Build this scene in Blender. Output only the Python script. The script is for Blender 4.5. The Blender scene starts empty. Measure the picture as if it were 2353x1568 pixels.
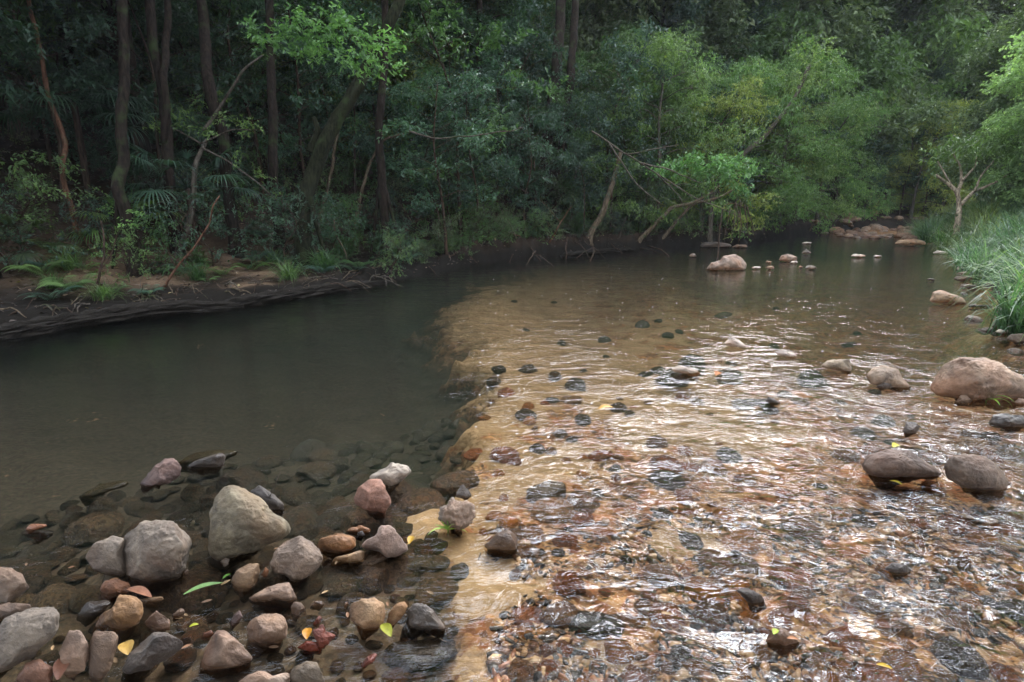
import bpy, bmesh, math, random
import numpy as np
from mathutils import Vector, Matrix
random.seed(7)
RNG = np.random.default_rng(7)
SC = bpy.context.scene
COL = SC.collection

# ------------------------------------------------------------------ camera
PITCH = math.radians(14.0); CH = 1.6; LENS = 20.0
FPX = 1024/36.0*LENS
cam_d = bpy.data.cameras.new('camera'); cam_d.lens = LENS; cam_d.sensor_width = 36
cam_d.clip_end = 1000; cam_d.clip_start = 0.05
cam = bpy.data.objects.new('camera', cam_d); COL.objects.link(cam)
cam.location = (0, 0, CH); cam.rotation_euler = (math.radians(90)-PITCH, 0, 0)
SC.camera = cam
# ------------------------------------------------------------------ light
SUN_EL = math.radians(43); SUN_AZ = math.radians(30)      # azimuth: clockwise from +Y (ahead)
w = bpy.data.worlds.new("World"); SC.world = w; w.use_nodes = True
nt = w.node_tree; nt.nodes.clear()
out = nt.nodes.new('ShaderNodeOutputWorld'); bg = nt.nodes.new('ShaderNodeBackground')
sky = nt.nodes.new('ShaderNodeTexSky'); sky.sky_type = 'NISHITA'; sky.sun_disc = False
sky.sun_elevation = SUN_EL; sky.sun_rotation = SUN_AZ
tc = nt.nodes.new('ShaderNodeTexCoord'); ns = nt.nodes.new('ShaderNodeTexNoise')
ns.inputs['Scale'].default_value = 2.6; ns.inputs['Detail'].default_value = 5; ns.inputs['Roughness'].default_value = 0.6
rp = nt.nodes.new('ShaderNodeValToRGB'); rp.color_ramp.elements[0].position = 0.40; rp.color_ramp.elements[1].position = 0.56
mx = nt.nodes.new('ShaderNodeMix'); mx.data_type = 'RGBA'
dt = nt.nodes.new('ShaderNodeVectorMath'); dt.operation = 'DOT_PRODUCT'     # cloud is brighter round the veiled sun
dt.inputs[1].default_value = (math.sin(SUN_AZ)*math.cos(SUN_EL), math.cos(SUN_AZ)*math.cos(SUN_EL), math.sin(SUN_EL))
nt.links.new(tc.outputs['Generated'], dt.inputs[0])
mr = nt.nodes.new('ShaderNodeMapRange'); mr.interpolation_type = 'SMOOTHSTEP'
for i_, v_ in enumerate((.86, 1.0, 21.0, 175.0)): mr.inputs[i_+1].default_value = v_
nt.links.new(dt.outputs['Value'], mr.inputs[0])
cb = nt.nodes.new('ShaderNodeVectorMath'); cb.operation = 'SCALE'; cb.inputs[0].default_value = (.90, .97, 1.09); nt.links.new(mr.outputs[0], cb.inputs['Scale'])
nt.links.new(cb.outputs[0], mx.inputs['B'])      # white cloud, in the sky texture's own units
nt.links.new(tc.outputs['Generated'], ns.inputs['Vector']); nt.links.new(ns.outputs['Fac'], rp.inputs['Fac'])
nt.links.new(rp.outputs['Color'], mx.inputs['Factor']); nt.links.new(sky.outputs['Color'], mx.inputs['A'])
nt.links.new(mx.outputs['Result'], bg.inputs['Color']); nt.links.new(bg.outputs['Background'], out.inputs['Surface'])
bg.inputs['Strength'].default_value = 0.15
sd = bpy.data.lights.new('sun', 'SUN'); sd.energy = 1.5; sd.angle = math.radians(14); sd.color = (1, 0.96, 0.9)
sun = bpy.data.objects.new('sun', sd); COL.objects.link(sun)
sdir = Vector((math.sin(SUN_AZ)*math.cos(SUN_EL), math.cos(SUN_AZ)*math.cos(SUN_EL), math.sin(SUN_EL)))
sun.rotation_euler = sdir.to_track_quat('Z', 'Y').to_euler()
SC.view_settings.view_transform = 'Standard'; SC.view_settings.look = 'None'
SC.view_settings.gamma = 1; SC.view_settings.use_curve_mapping = False
SC.view_settings.exposure = 0.5
SC.render.engine = 'CYCLES'
SC.cycles.max_bounces = 5; SC.cycles.transparent_max_bounces = 10; SC.cycles.diffuse_bounces = 2; SC.cycles.glossy_bounces = 2; SC.cycles.transmission_bounces = 2
SC.cycles.volume_bounces = 0
SC.cycles.sample_clamp_indirect = 6

# ------------------------------------------------------------------ maths helpers
Fv = np.array([0, math.cos(PITCH), -math.sin(PITCH)]); Rv = np.array([1., 0, 0]); Uv = np.array([0, math.sin(PITCH), math.cos(PITCH)])
CAMP = np.array([0, 0, CH])
def ray(u, v): return Fv + Rv*(u-512)/FPX + Uv*(341-v)/FPX      # u, v in 1024 px
K = 1024/2353.0
def big(p): return (p[0]*K, p[1]*K)                              # 2353 px view -> 1024
def at(u, v, t): return CAMP + ray(u, v)*t
def ground(u, v, z=0.0):
    r = ray(u, v); return CAMP + r*((z-CH)/r[2])
_perm = np.random.default_rng(3).permutation(256); _perm = np.concatenate([_perm, _perm, _perm])
_g = np.random.default_rng(4).normal(size=(256, 3)); _g /= np.linalg.norm(_g, axis=1)[:, None]
def perlin(P):
    P = np.asarray(P, float); I = np.floor(P).astype(int); F = P-I; I &= 255
    W = F*F*F*(F*(F*6-15)+10); r = 0
    for dx in (0, 1):
        for dy in (0, 1):
            for dz in (0, 1):
                h = _perm[_perm[_perm[(I[:, 0]+dx) & 255]+((I[:, 1]+dy) & 255)]+((I[:, 2]+dz) & 255)]
                g = _g[h]; d = g[:, 0]*(F[:, 0]-dx)+g[:, 1]*(F[:, 1]-dy)+g[:, 2]*(F[:, 2]-dz)
                ww = (W[:, 0] if dx else 1-W[:, 0])*(W[:, 1] if dy else 1-W[:, 1])*(W[:, 2] if dz else 1-W[:, 2])
                r = r+d*ww
    return r
def fbm(P, o=4):
    r = 0; a = 1
    P = np.asarray(P, float)
    for i in range(o): r = r+a*perlin(P*2**i+i*17.3); a *= .5
    return r
def sstep(a, b, x):
    t = np.clip((x-a)/(b-a), 0, 1); return t*t*(3-2*t)
def seg_dist(x, y, poly):
    """distance to an open polyline and side (+ left of travel)"""
    best = np.full(x.shape, 1e9); side = np.zeros(x.shape)
    for (ax, ay), (bx, by) in zip(poly[:-1], poly[1:]):
        dx, dy = bx-ax, by-ay; L = dx*dx+dy*dy
        t = np.clip(((x-ax)*dx+(y-ay)*dy)/L, 0, 1)
        qx, qy = x-ax-t*dx, y-ay-t*dy; d = np.hypot(qx, qy)
        s = np.sign(dx*(y-ay)-dy*(x-ax)); m = d < best-1e-9
        best = np.where(m, d, best); side = np.where(m, s, side)
    return best*side
def in_poly(x, y, poly):
    r = np.zeros(x.shape, bool); n = len(poly)
    for i in range(n):
        x0, y0 = poly[i]; x1, y1 = poly[(i+1) % n]
        if y0 == y1: continue
        c = ((y0 > y) != (y1 > y)) & (x < (x1-x0)*(y-y0)/(y1-y0)+x0); r ^= c
    return r
# ------------------------------------------------------------------ plan of the creek
def gp(u, v): p = ground(u*K, v*K); return (p[0], p[1])
LB = [(-60, -12), (-14, 4.0)]+[gp(*q) for q in [(0, 765), (200, 742), (450, 712), (700, 680), (850, 655), (985, 625), (1100, 606), (1250, 592),
      (1400, 578), (1560, 568), (1700, 560), (1850, 540), (2000, 528), (2140, 521)]]+[(34, 36), (50, 33), (130, 18)]
RB = [(4.5, -14), (5.2, 0), (5.6, 4.2), gp(2353, 800), gp(2310, 745), gp(2275, 690), gp(2245, 640), gp(2205, 600), gp(2160, 570), gp(2120, 552),
      gp(2090, 540), (25, 29), (32, 27), (50, 21), (130, 4)]
NB = [(-60, -14), (-8, -3.2), (0, -2.2), (4.5, -3), (6, -6)]
def proj(x, y):
    X = x; Y = y; Z = -CH
    t = np.maximum(Y*Fv[1]+Z*Fv[2], 0.25)
    return (512+FPX*X/t)/K, (341-FPX*(Y*Uv[1]+Z*Uv[2])/t)/K
SANDP = [(1260, 592), (1090, 640), (1000, 695), (1095, 730), (1080, 790), (1110, 860), (1060, 940), (1065, 1050), (1040, 1090), (1010, 1125),
         (925, 1170), (920, 1205), (1000, 1225), (1060, 1290), (1040, 1350), (1060, 1450), (1030, 1568), (1000, 1900), (3200, 1900), (3200, 540), (1260, 540)]
def shep(u, v, pts, p=3.0, asp=1.6):
    num = 0; den = 0
    for a in pts:
        d2 = (u-a[0])**2+((v-a[1])*asp)**2+60.0; w_ = d2**(-p/2)
        num = num+w_*a[2]; den = den+w_
    return num/den
D_OUT = [(100, 850, .5), (300, 900, .55), (600, 850, .65), (900, 800, .7), (1000, 900, .55), (980, 1000, .42), (700, 1000, .38), (400, 1000, .36), (100, 1000, .36),
         (200, 1100, .26), (600, 1080, .24), (900, 1080, .2), (950, 720, .8), (300, 780, .6), (700, 720, .7), (0, 1150, .35), (100, 1250, .2), (300, 1300, .1),
         (700, 1300, .06), (900, 1350, .07), (980, 1250, .05), (500, 1500, .05), (800, 1500, .06), (100, 1400, .13), (620, 1180, .2), (1000, 1500, .1), (860, 1180, .14), (1200, 620, .5)]
D_IN = [(1150, 700, .32), (1250, 640, .45), (1150, 800, .24), (1200, 900, .17), (1150, 1000, .10), (1100, 1100, .08), (1500, 750, .42), (1400, 650, .55), (1500, 850, .24), (1500, 920, .15),
        (1800, 900, .14), (1700, 700, .45), (1900, 750, .6), (2100, 750, .6), (2200, 820, .4), (2050, 620, .6), (1700, 600, .7), (1300, 610, .45), (1300, 1100, .1),
        (1500, 1200, .1), (1800, 1100, .12), (2100, 1100, .12), (2300, 1300, .15), (1500, 1500, .08), (2000, 1500, .12), (1080, 1350, .012), (1085, 1480, .015), (960, 1190, .02), (1150, 1350, .05)]
SAND = [(1150, 800, 1), (1500, 900, 1), (1680, 930, 1), (1150, 640, 1), (1250, 720, .9), (1080, 1350, 1), (1080, 1500, 1), (1180, 1030, .9), (1150, 930, .8), (1590, 1200, .6),
        (1300, 1150, .15), (1500, 1050, .1), (1500, 1300, .1), (1700, 1100, .1), (1800, 1300, 0), (2000, 1000, 0), (2000, 700, .2), (1700, 700, .5), (1450, 700, .6), (1400, 800, .9),
        (2200, 1200, 0), (1300, 1400, .1), (1500, 620, .4), (1300, 950, .4), (1800, 870, .3), (960, 1190, 1), (1200, 1500, .1), (1400, 1300, 0)]
RIF = [(1500, 1300, 1), (1900, 1400, 1), (2200, 1200, 1), (1900, 1050, 1), (2200, 1500, 1), (1350, 1400, .9), (1300, 1520, .9), (1400, 1100, .85), (1700, 1000, .8), (2000, 950, .8), (2250, 1000, .8),
       (1200, 1050, .5), (1300, 850, .35), (1180, 1180, .6), (1600, 860, .35), (1200, 800, .3), (1800, 880, .6), (1500, 780, .07), (1500, 700, .06), (1900, 800, .10), (1200, 680, .04), (1700, 650, .05), (2100, 700, .09),
       (1150, 920, .25), (900, 900, .0), (500, 900, .0), (980, 1300, .02), (700, 1300, .03), (1000, 1500, .05), (980, 1100, 0), (100, 900, 0), (2000, 600, .03), (2200, 800, .12), (1080, 1400, .08), (1060, 1000, .02), (1100, 1200, .2), (1110, 1500, .35)]
def insand(x, y):
    u, v = proj(x, y)
    j = fbm(np.stack([x*1.3, y*1.3, x*0+3], 1), 4); m = sstep(4, 1, np.minimum(y, 99)/3)  # jitter shrinks far away
    u2 = u+j*80+fbm(np.stack([x*7, y*7, x*0], 1), 4)*45
    P = SANDP; d = np.full(x.shape, 1e9)
    for i in range(len(P)):
        (ax, ay), (bx, by) = P[i], P[(i+1) % len(P)]
        L = (bx-ax)**2+(by-ay)**2; t = np.clip(((u2-ax)*(bx-ax)+(v-ay)*(by-ay))/L, 0, 1)
        d = np.minimum(d, np.hypot(u2-ax-t*(bx-ax), v-ay-t*(by-ay)))
    s = np.where(in_poly(u2, v, P), 1, -1)*d
    return sstep(-58, 36, s), u, v
def fields(x, y):
    """returns height, sand, riffle, water-side mask"""
    x = np.asarray(x, float).ravel(); y = np.asarray(y, float).ravel()
    P2 = np.stack([x, y, x*0], 1)
    wob = fbm(P2*0.9, 3)*.25
    dl = seg_dist(x, y, LB)+wob; dr = -seg_dist(x, y, RB)+wob; dn = -seg_dist(x, y, NB)
    ins, u, v = insand(x, y)
    front = sstep(.4, 1.2, y)
    depth = shep(u, v, D_OUT)*(1-ins)+shep(u, v, D_IN)*ins
    depth = depth*front+.12*(1-front)
    shore = np.minimum(np.minimum(-dl, -dr), -dn)           # >0 in the water
    dep = np.minimum(depth, .03+np.maximum(shore, 0)*.9)
    bed = -dep+fbm(P2*2.2, 4)*.03*np.clip(dep*8, .1, 1.6)+fbm(P2*14, 2)*.006
    # left bank
    hl = (.2+.3*sstep(-2.2, -.5, x))*sstep(-.03, .25+.1*sstep(0, -2, x), dl)+(.10+.12*sstep(-2, 0, x))*sstep(.5, 2, dl)+26*np.tanh(np.maximum(dl-2.0, 0)*.36*sstep(1.6, 4, dl)/26)+fbm(P2*.8, 4)*.22*sstep(.6, 3, dl)+fbm(P2*5, 3)*.05*sstep(0, .5, dl)+fbm(P2*3, 4)*.22*sstep(-.05, .15, dl)*sstep(1.2, .4, dl)*sstep(-6, -1, x)
    hr = .18*sstep(0, .4, dr)+np.maximum(np.minimum(dr,2.8)-.2, 0)*.36*sstep(.1, 1.2, dr)+np.maximum(np.minimum(dr,9)-2.8, 0)*.15+16*np.tanh(np.maximum(dr-9, 0)*.4/16)+fbm(P2*.8, 4)*.15*sstep(.6, 3, dr)+fbm(P2*5, 3)*.04*sstep(0, .5, dr)
    hn = .15*sstep(0, .5, dn)+np.maximum(dn, 0)*.15
    hl = np.minimum(hl, 60+0*hl); hr = np.minimum(hr, 45+0*hr)
    h = bed
    h = np.where(dn > 0, hn, h); h = np.where(dr > 0, hr, h); h = np.where(dl > 0, hl, h)
    # gravel bar at the far end of the pool
    u3, v3 = u, v
    bar = np.exp(-(((u-2010)/110)**2+((v-533)/11)**2)**2)
    h = np.where((dl < 0) & (y > 15), np.maximum(h, -0.5+.56*bar+fbm(P2*1.2, 3)*.06*bar), h)
    sandm = np.clip(shep(u, v, SAND)+fbm(P2*3, 3)*.5, 0, 1)*ins*front
    rif = np.clip(shep(u, v, RIF)*sstep(-.1, .5, shore), 0, 1)*front+.4*(1-front)
    return h, sandm, rif, shore, dl, dr, dn, ins
def hgt(x, y):
    return float(fields([x], [y])[0][0])
def hit(u, v, t0=2.0, t1=90.):
    """first terrain point on the ray through pixel (2353 view)"""
    r = ray(u*K, v*K); ts = np.geomspace(t0, t1, 260); P = CAMP+ts[:, None]*r
    hh = fields(P[:, 0], P[:, 1])[0]; idx = np.where(P[:, 2] <= np.maximum(hh, 0))[0]
    i = idx[0] if len(idx) else 200
    return ts[i], P[i]

# ------------------------------------------------------------------ object helpers
def tag(o, label=None, cat=None, group=None, kind=None):
    if label: o['label'] = label
    if cat: o['category'] = cat
    if group: o['group'] = group
    if kind: o['kind'] = kind
    return o
def empty(name, loc=(0, 0, 0), rz=0):
    o = bpy.data.objects.new(name, None); COL.objects.link(o); o.location = loc; o.rotation_euler = (0, 0, rz); o.empty_display_size = .1
    return o
def mesh_np(name, V, F, mat=None, parent=None, loc=None, smooth=True, attrs=None, link=True):
    """V (n,3); F (m,k) array all same size, or a list of such arrays"""
    V = np.asarray(V, np.float32)
    Fs = F if isinstance(F, list) else [F]
    me = bpy.data.meshes.new(name)
    me.vertices.add(len(V)); me.vertices.foreach_set('co', V.ravel())
    nl = sum(f.size for f in Fs); npoly = sum(len(f) for f in Fs)
    me.loops.add(nl); me.polygons.add(npoly)
    me.loops.foreach_set('vertex_index', np.concatenate([f.ravel() for f in Fs]).astype(np.int32))
    st = []; s = 0
    for f in Fs:
        st.append(np.arange(len(f))*f.shape[1]+s); s += f.size
    me.polygons.foreach_set('loop_start', np.concatenate(st).astype(np.int32))
    me.polygons.foreach_set('use_smooth', np.full(npoly, smooth))
    for k_, a in (attrs or {}).items():
        at_ = me.attributes.new(k_, 'FLOAT', 'POINT'); at_.data.foreach_set('value', np.asarray(a, np.float32))
    me.update(calc_edges=True); me.validate()
    if mat: me.materials.append(mat)
    o = bpy.data.objects.new(name, me)
    if link: COL.objects.link(o)
    if parent: o.parent = parent
    if loc is not None: o.location = loc
    return o
def copy_thing(root, loc, rz, sc, label=None, group=None, color=None):
    r = root.copy(); COL.objects.link(r); r.location = loc; r.rotation_euler = (0, 0, rz); r.scale = sc if hasattr(sc, '__len__') else (sc, sc, sc)
    if label: r['label'] = label
    if group: r['group'] = group
    if color: r.color = color
    for ch in list(root.children):
        c = ch.copy(); COL.objects.link(c); c.parent = r
        if color and ch.name.split('.')[0] in ('crown', 'foliage', 'frond'): c.color = color
    return r
class Geo:
    def __init__(s): s.V = []; s.Q = []; s.T = []; s.n = 0; s.A = []
    def add(s, V, Q=None, T=None, a=0.0):
        V = np.asarray(V, float); s.V.append(V)
        if Q is not None and len(Q): s.Q.append(np.asarray(Q)+s.n)
        if T is not None and len(T): s.T.append(np.asarray(T)+s.n)
        s.A.append(np.full(len(V), a) if np.isscalar(a) else np.asarray(a)); s.n += len(V)
    def tube(s, P, R, k=7, bump=0.0, a=0.0):
        P = np.asarray(P, float); R = np.asarray(R, float); n = len(P)
        T = np.gradient(P, axis=0); T /= np.linalg.norm(T, axis=1)[:, None]+1e-9
        ref = np.array([0.31, 0.95, 0.05]); 
        if abs(T[0]@ref) > .9: ref = np.array([1., 0, 0])
        B = np.cross(T, ref); B /= np.linalg.norm(B, axis=1)[:, None]+1e-9; N = np.cross(B, T)
        th = np.arange(k)*2*np.pi/k
        V = P[:, None]+R[:, None, None]*(np.cos(th)[None, :, None]*B[:, None]+np.sin(th)[None, :, None]*N[:, None])
        V = V.reshape(-1, 3)
        if bump:
            d = fbm(V*6, 3)*bump; ctr = np.repeat(P, k, 0); dv = V-ctr; V = ctr+dv*(1+d[:, None])
        i = np.arange(n-1)[:, None]*k; j = np.arange(k)[None]; j2 = (j+1) % k
        Q = np.stack([i+j, i+j2, i+k+j2, i+k+j], -1).reshape(-1, 4)
        V = np.vstack([V, P[:1], P[-1:]]); c0 = n*k; c1 = c0+1
        T3 = [(c0, (q+1) % k, q) for q in range(k)]+[(c1, (n-1)*k+q, (n-1)*k+(q+1) % k) for q in range(k)]
        s.add(V, Q, T3, a)
    def build(s, name, mat, parent=None, loc=None, smooth=True, link=True):
        F = []
        if s.Q: F.append(np.vstack(s.Q))
        if s.T: F.append(np.vstack(s.T))
        V = np.vstack(s.V)
        if loc is not None: V = V-np.asarray(loc)
        return mesh_np(name, V, F, mat, parent, loc if parent is None else None, smooth, {'rnd': np.concatenate(s.A)}, link)
def leaves(g, C, D, Nn, L, W, rnd):
    """kite leaves: centre C, direction D, normal N"""
    S = np.cross(D, Nn); S /= np.linalg.norm(S, axis=1)[:, None]+1e-9; Nn = np.cross(S, D)
    L = L[:, None]; W = W[:, None]
    b = C-D*L*.5; tip = C+D*L*.5-Nn*L*.12; m = C-D*L*.08+Nn*L*.05
    V = np.stack([b, m+S*W*.5, tip, m-S*W*.5], 1).reshape(-1, 3)
    n = len(C); Q = np.arange(n*4).reshape(n, 4)
    g.add(V, Q, None, np.repeat(rnd, 4))
def unit(a): return a/(np.linalg.norm(a, axis=-1, keepdims=True)+1e-9)
def leaf_cloud(g, clumps, dens, L=.09, asp=.4, rng=RNG, droop=.35, spray=True):
    """clumps: (centre, (rx,ry,rz)); leaves sit on short twigs through the clump; twigs go in too"""
    for c, r in clumps:
        c = np.asarray(c, float); r = np.asarray(r, float)*np.ones(3)
        nt_ = max(3, int(dens*(r[0]*r[1]*r[2])**(1/3.)**1/ .35)) if False else max(3, int(dens*(r[0]*r[1]*r[2])**.6/.12))
        o = unit(rng.normal(size=(nt_, 3)))*rng.random((nt_, 1))**.45
        tc_ = c+o*r
        td = unit(o*np.array([1, 1, .35])+rng.normal(size=(nt_, 3))*.45+np.array([0, 0, -droop*.4]))
        nl = 9; tl = L*3.2*(0.7+.6*rng.random(nt_))
        s_ = (np.arange(nl)/(nl-1)-.5)
        P = tc_[:, None]+td[:, None]*tl[:, None, None]*s_[None, :, None]+rng.normal(size=(nt_, nl, 3))*L*.22
        side = unit(np.cross(td, np.array([0, 0, 1.])))
        sg = np.where(np.arange(nl) % 2 == 0, 1., -1.)[None, :, None]
        D = unit(td[:, None]*.7+side[:, None]*sg*.8+rng.normal(size=(nt_, nl, 3))*.3+np.array([0, 0, -droop]))
        N = unit(np.array([0, 0, 1.])+rng.normal(size=(nt_, nl, 3))*.45)
        n = nt_*nl; Ls = L*(.65+.6*rng.random(n)); rn = np.repeat(rng.random(nt_), nl)*.6+rng.random(n)*.4
        leaves(g, P.reshape(-1, 3), D.reshape(-1, 3), N.reshape(-1, 3), Ls, Ls*asp, rn)

# ------------------------------------------------------------------ materials
def newmat(name):
    m = bpy.data.materials.new(name); m.use_nodes = True; n = m.node_tree; n.nodes.clear()
    o = n.nodes.new('ShaderNodeOutputMaterial'); return m, n, o
def nd(n, t, **kw):
    x = n.nodes.new(t)
    for k_, v_ in kw.items():
        if k_ in x.inputs: x.inputs[k_].default_value = v_
        else: setattr(x, k_, v_)
    return x
def ramp(n, fac, cols):
    r = n.nodes.new('ShaderNodeValToRGB'); e = r.color_ramp.elements
    while len(e) > len(cols): e.remove(e[-1])
    while len(e) < len(cols): e.new(.5)
    for i, (p, c) in enumerate(cols): e[i].position = p; e[i].color = tuple(c)+(1,) if len(c) == 3 else c
    n.links.new(fac, r.inputs['Fac']); return r.outputs['Color']
def mixc(n, fac, a, b, mode='MIX'):
    x = nd(n, 'ShaderNodeMix', data_type='RGBA', blend_type=mode)
    for k_, v_ in (('Factor', fac), ('A', a), ('B', b)):
        if isinstance(v_, (int, float)): x.inputs[k_].default_value = v_
        elif isinstance(v_, tuple): x.inputs[k_].default_value = v_+(1,) if len(v_) == 3 else v_
        else: n.links.new(v_, x.inputs[k_])
    return x.outputs['Result']
def math_(n, op, a, b=None, clamp=False):
    x = nd(n, 'ShaderNodeMath', operation=op, use_clamp=clamp)
    for i, v_ in enumerate((a, b)):
        if v_ is None: continue
        if isinstance(v_, (int, float)): x.inputs[i].default_value = v_
        else: n.links.new(v_, x.inputs[i])
    return x.outputs[0]
def maprange(n, v, a, b, c=0., d=1.):
    x = nd(n, 'ShaderNodeMapRange'); n.links.new(v, x.inputs[0])
    for i, q in enumerate((a, b, c, d)): x.inputs[i+1].default_value = q
    return x.outputs[0]
def noise(n, vec, s, det=5, rough=.55, dist=0.):
    x = nd(n, 'ShaderNodeTexNoise', Scale=s, Detail=det, Roughness=rough, Distortion=dist); n.links.new(vec, x.inputs['Vector']); return x.outputs['Fac']
def mapping(n, vec, scale=(1, 1, 1), rot=(0, 0, 0)):
    x = nd(n, 'ShaderNodeMapping'); x.inputs['Scale'].default_value = scale; x.inputs['Rotation'].default_value = rot; n.links.new(vec, x.inputs['Vector']); return x.outputs[0]

def mat_leaf():
    m, n, o = newmat('leaf')
    oi = nd(n, 'ShaderNodeObjectInfo'); at_ = nd(n, 'ShaderNodeAttribute', attribute_name='rnd')
    v = ramp(n, at_.outputs['Fac'], [(0, (.45, .5, .45)), (.5, (.95, 1, .9)), (.93, (1.6, 1.6, 1.3)), (1, (2.6, 2.1, .9))])
    base = mixc(n, 1.0, oi.outputs['Color'], v, 'MULTIPLY')
    hs = nd(n, 'ShaderNodeHueSaturation'); n.links.new(base, hs.inputs['Color'])
    n.links.new(maprange(n, oi.outputs['Random'], 0, 1, .485, .52), hs.inputs['Hue']); n.links.new(maprange(n, oi.outputs['Random'], 0, 1, 1.2, .8), hs.inputs['Value'])
    p = nd(n, 'ShaderNodeBsdfPrincipled', Roughness=.42); p.inputs['Specular IOR Level'].default_value = .5
    n.links.new(hs.outputs[0], p.inputs['Base Color'])
    t = nd(n, 'ShaderNodeBsdfTranslucent'); tcol = mixc(n, 1.0, hs.outputs[0], (1.15, 1.3, .7), 'MULTIPLY'); n.links.new(tcol, t.inputs['Color'])
    mx_ = nd(n, 'ShaderNodeMixShader', Fac=.42); n.links.new(p.outputs[0], mx_.inputs[1]); n.links.new(t.outputs[0], mx_.inputs[2]); n.links.new(mx_.outputs[0], o.inputs[0])
    return m
def mat_bark():
    m, n, o = newmat('bark'); oi = nd(n, 'ShaderNodeObjectInfo'); g_ = nd(n, 'ShaderNodeNewGeometry')
    f = noise(n, mapping(n, g_.outputs['Position'], (1, 1, .18)), 28, 5, .65)
    f2 = noise(n, g_.outputs['Position'], 3.5, 4, .6)
    c = mixc(n, 1.0, oi.outputs['Color'], ramp(n, f, [(.34, (.15, .14, .13)), (.62, (.95, .9, .86))]), 'MULTIPLY')
    c = mixc(n, maprange(n, f2, .55, .7), c, (.035, .05, .02))
    p = nd(n, 'ShaderNodeBsdfPrincipled', Roughness=.95); p.inputs['Specular IOR Level'].default_value = .1; n.links.new(c, p.inputs['Base Color'])
    b = nd(n, 'ShaderNodeBump', Strength=.9, Distance=.02); n.links.new(f, b.inputs['Height']); n.links.new(b.outputs[0], p.inputs['Normal']); n.links.new(p.outputs[0], o.inputs[0])
    return m
def mat_rock():
    m, n, o = newmat('rock'); oi = nd(n, 'ShaderNodeObjectInfo'); g_ = nd(n, 'ShaderNodeNewGeometry'); tc_ = nd(n, 'ShaderNodeTexCoord')
    vec = tc_.outputs['Object']
    off = nd(n, 'ShaderNodeVectorMath', operation='ADD'); n.links.new(vec, off.inputs[0])
    cr = nd(n, 'ShaderNodeCombineXYZ'); n.links.new(math_(n, 'MULTIPLY', oi.outputs['Random'], 37.), cr.inputs[0]); n.links.new(math_(n, 'MULTIPLY', oi.outputs['Random'], 91.), cr.inputs[1]); n.links.new(cr.outputs[0], off.inputs[1])
    v = off.outputs[0]
    f1 = noise(n, v, 7, 6, .62, .4); f2 = noise(n, v, 60, 5, .7); f3 = noise(n, v, 2.2, 3, .5, .6); f4 = noise(n, v, 160, 2, .6)
    c = mixc(n, 1.0, oi.outputs['Color'], ramp(n, f1, [(.30, (.34, .31, .29)), (.48, (.88, .85, .82)), (.66, (1.55, 1.5, 1.4))]), 'MULTIPLY')
    c = mixc(n, maprange(n, f3, .5, .68, 0, .55), c, mixc(n, 1.0, oi.outputs['Color'], (1.35, .9, .62), 'MULTIPLY'))
    c = mixc(n, .8, c, ramp(n, f2, [(.3, (.75, .75, .75)), (.6, (1.08, 1.08, 1.08)), (.75, (1.25, 1.25, 1.25))]), 'MULTIPLY')
    z = nd(n, 'ShaderNodeSeparateXYZ'); n.links.new(g_.outputs['Position'], z.inputs[0])
    zz = math_(n, 'ADD', z.outputs['Z'], math_(n, 'MULTIPLY', math_(n, 'SUBTRACT', f1, .5), .05))
    wet = maprange(n, zz, .018, .06, 1., 0.)
    wet = math_(n, 'MAXIMUM', wet, math_(n, 'SUBTRACT', 1., oi.outputs['Alpha']))
    wet = math_(n, 'MULTIPLY', wet, 1.0, True)
    c = mixc(n, wet, c, mixc(n, 1.0, c, (.50, .45, .40), 'MULTIPLY'))
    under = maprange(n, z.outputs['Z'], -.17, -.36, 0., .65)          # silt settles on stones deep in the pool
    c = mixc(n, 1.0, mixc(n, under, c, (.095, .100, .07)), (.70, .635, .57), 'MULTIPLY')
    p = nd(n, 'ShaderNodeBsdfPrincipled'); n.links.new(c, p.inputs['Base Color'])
    n.links.new(maprange(n, wet, 0, 1, .75, .2), p.inputs['Roughness'])
    h = math_(n, 'ADD', math_(n, 'MULTIPLY', f1, .9), math_(n, 'ADD', math_(n, 'MULTIPLY', f2, .22), math_(n, 'MULTIPLY', f4, .05)))
    b = nd(n, 'ShaderNodeBump', Strength=.9, Distance=.03); n.links.new(h, b.inputs['Height']); n.links.new(b.outputs[0], p.inputs['Normal']); n.links.new(p.outputs[0], o.inputs[0])
    return m
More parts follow.
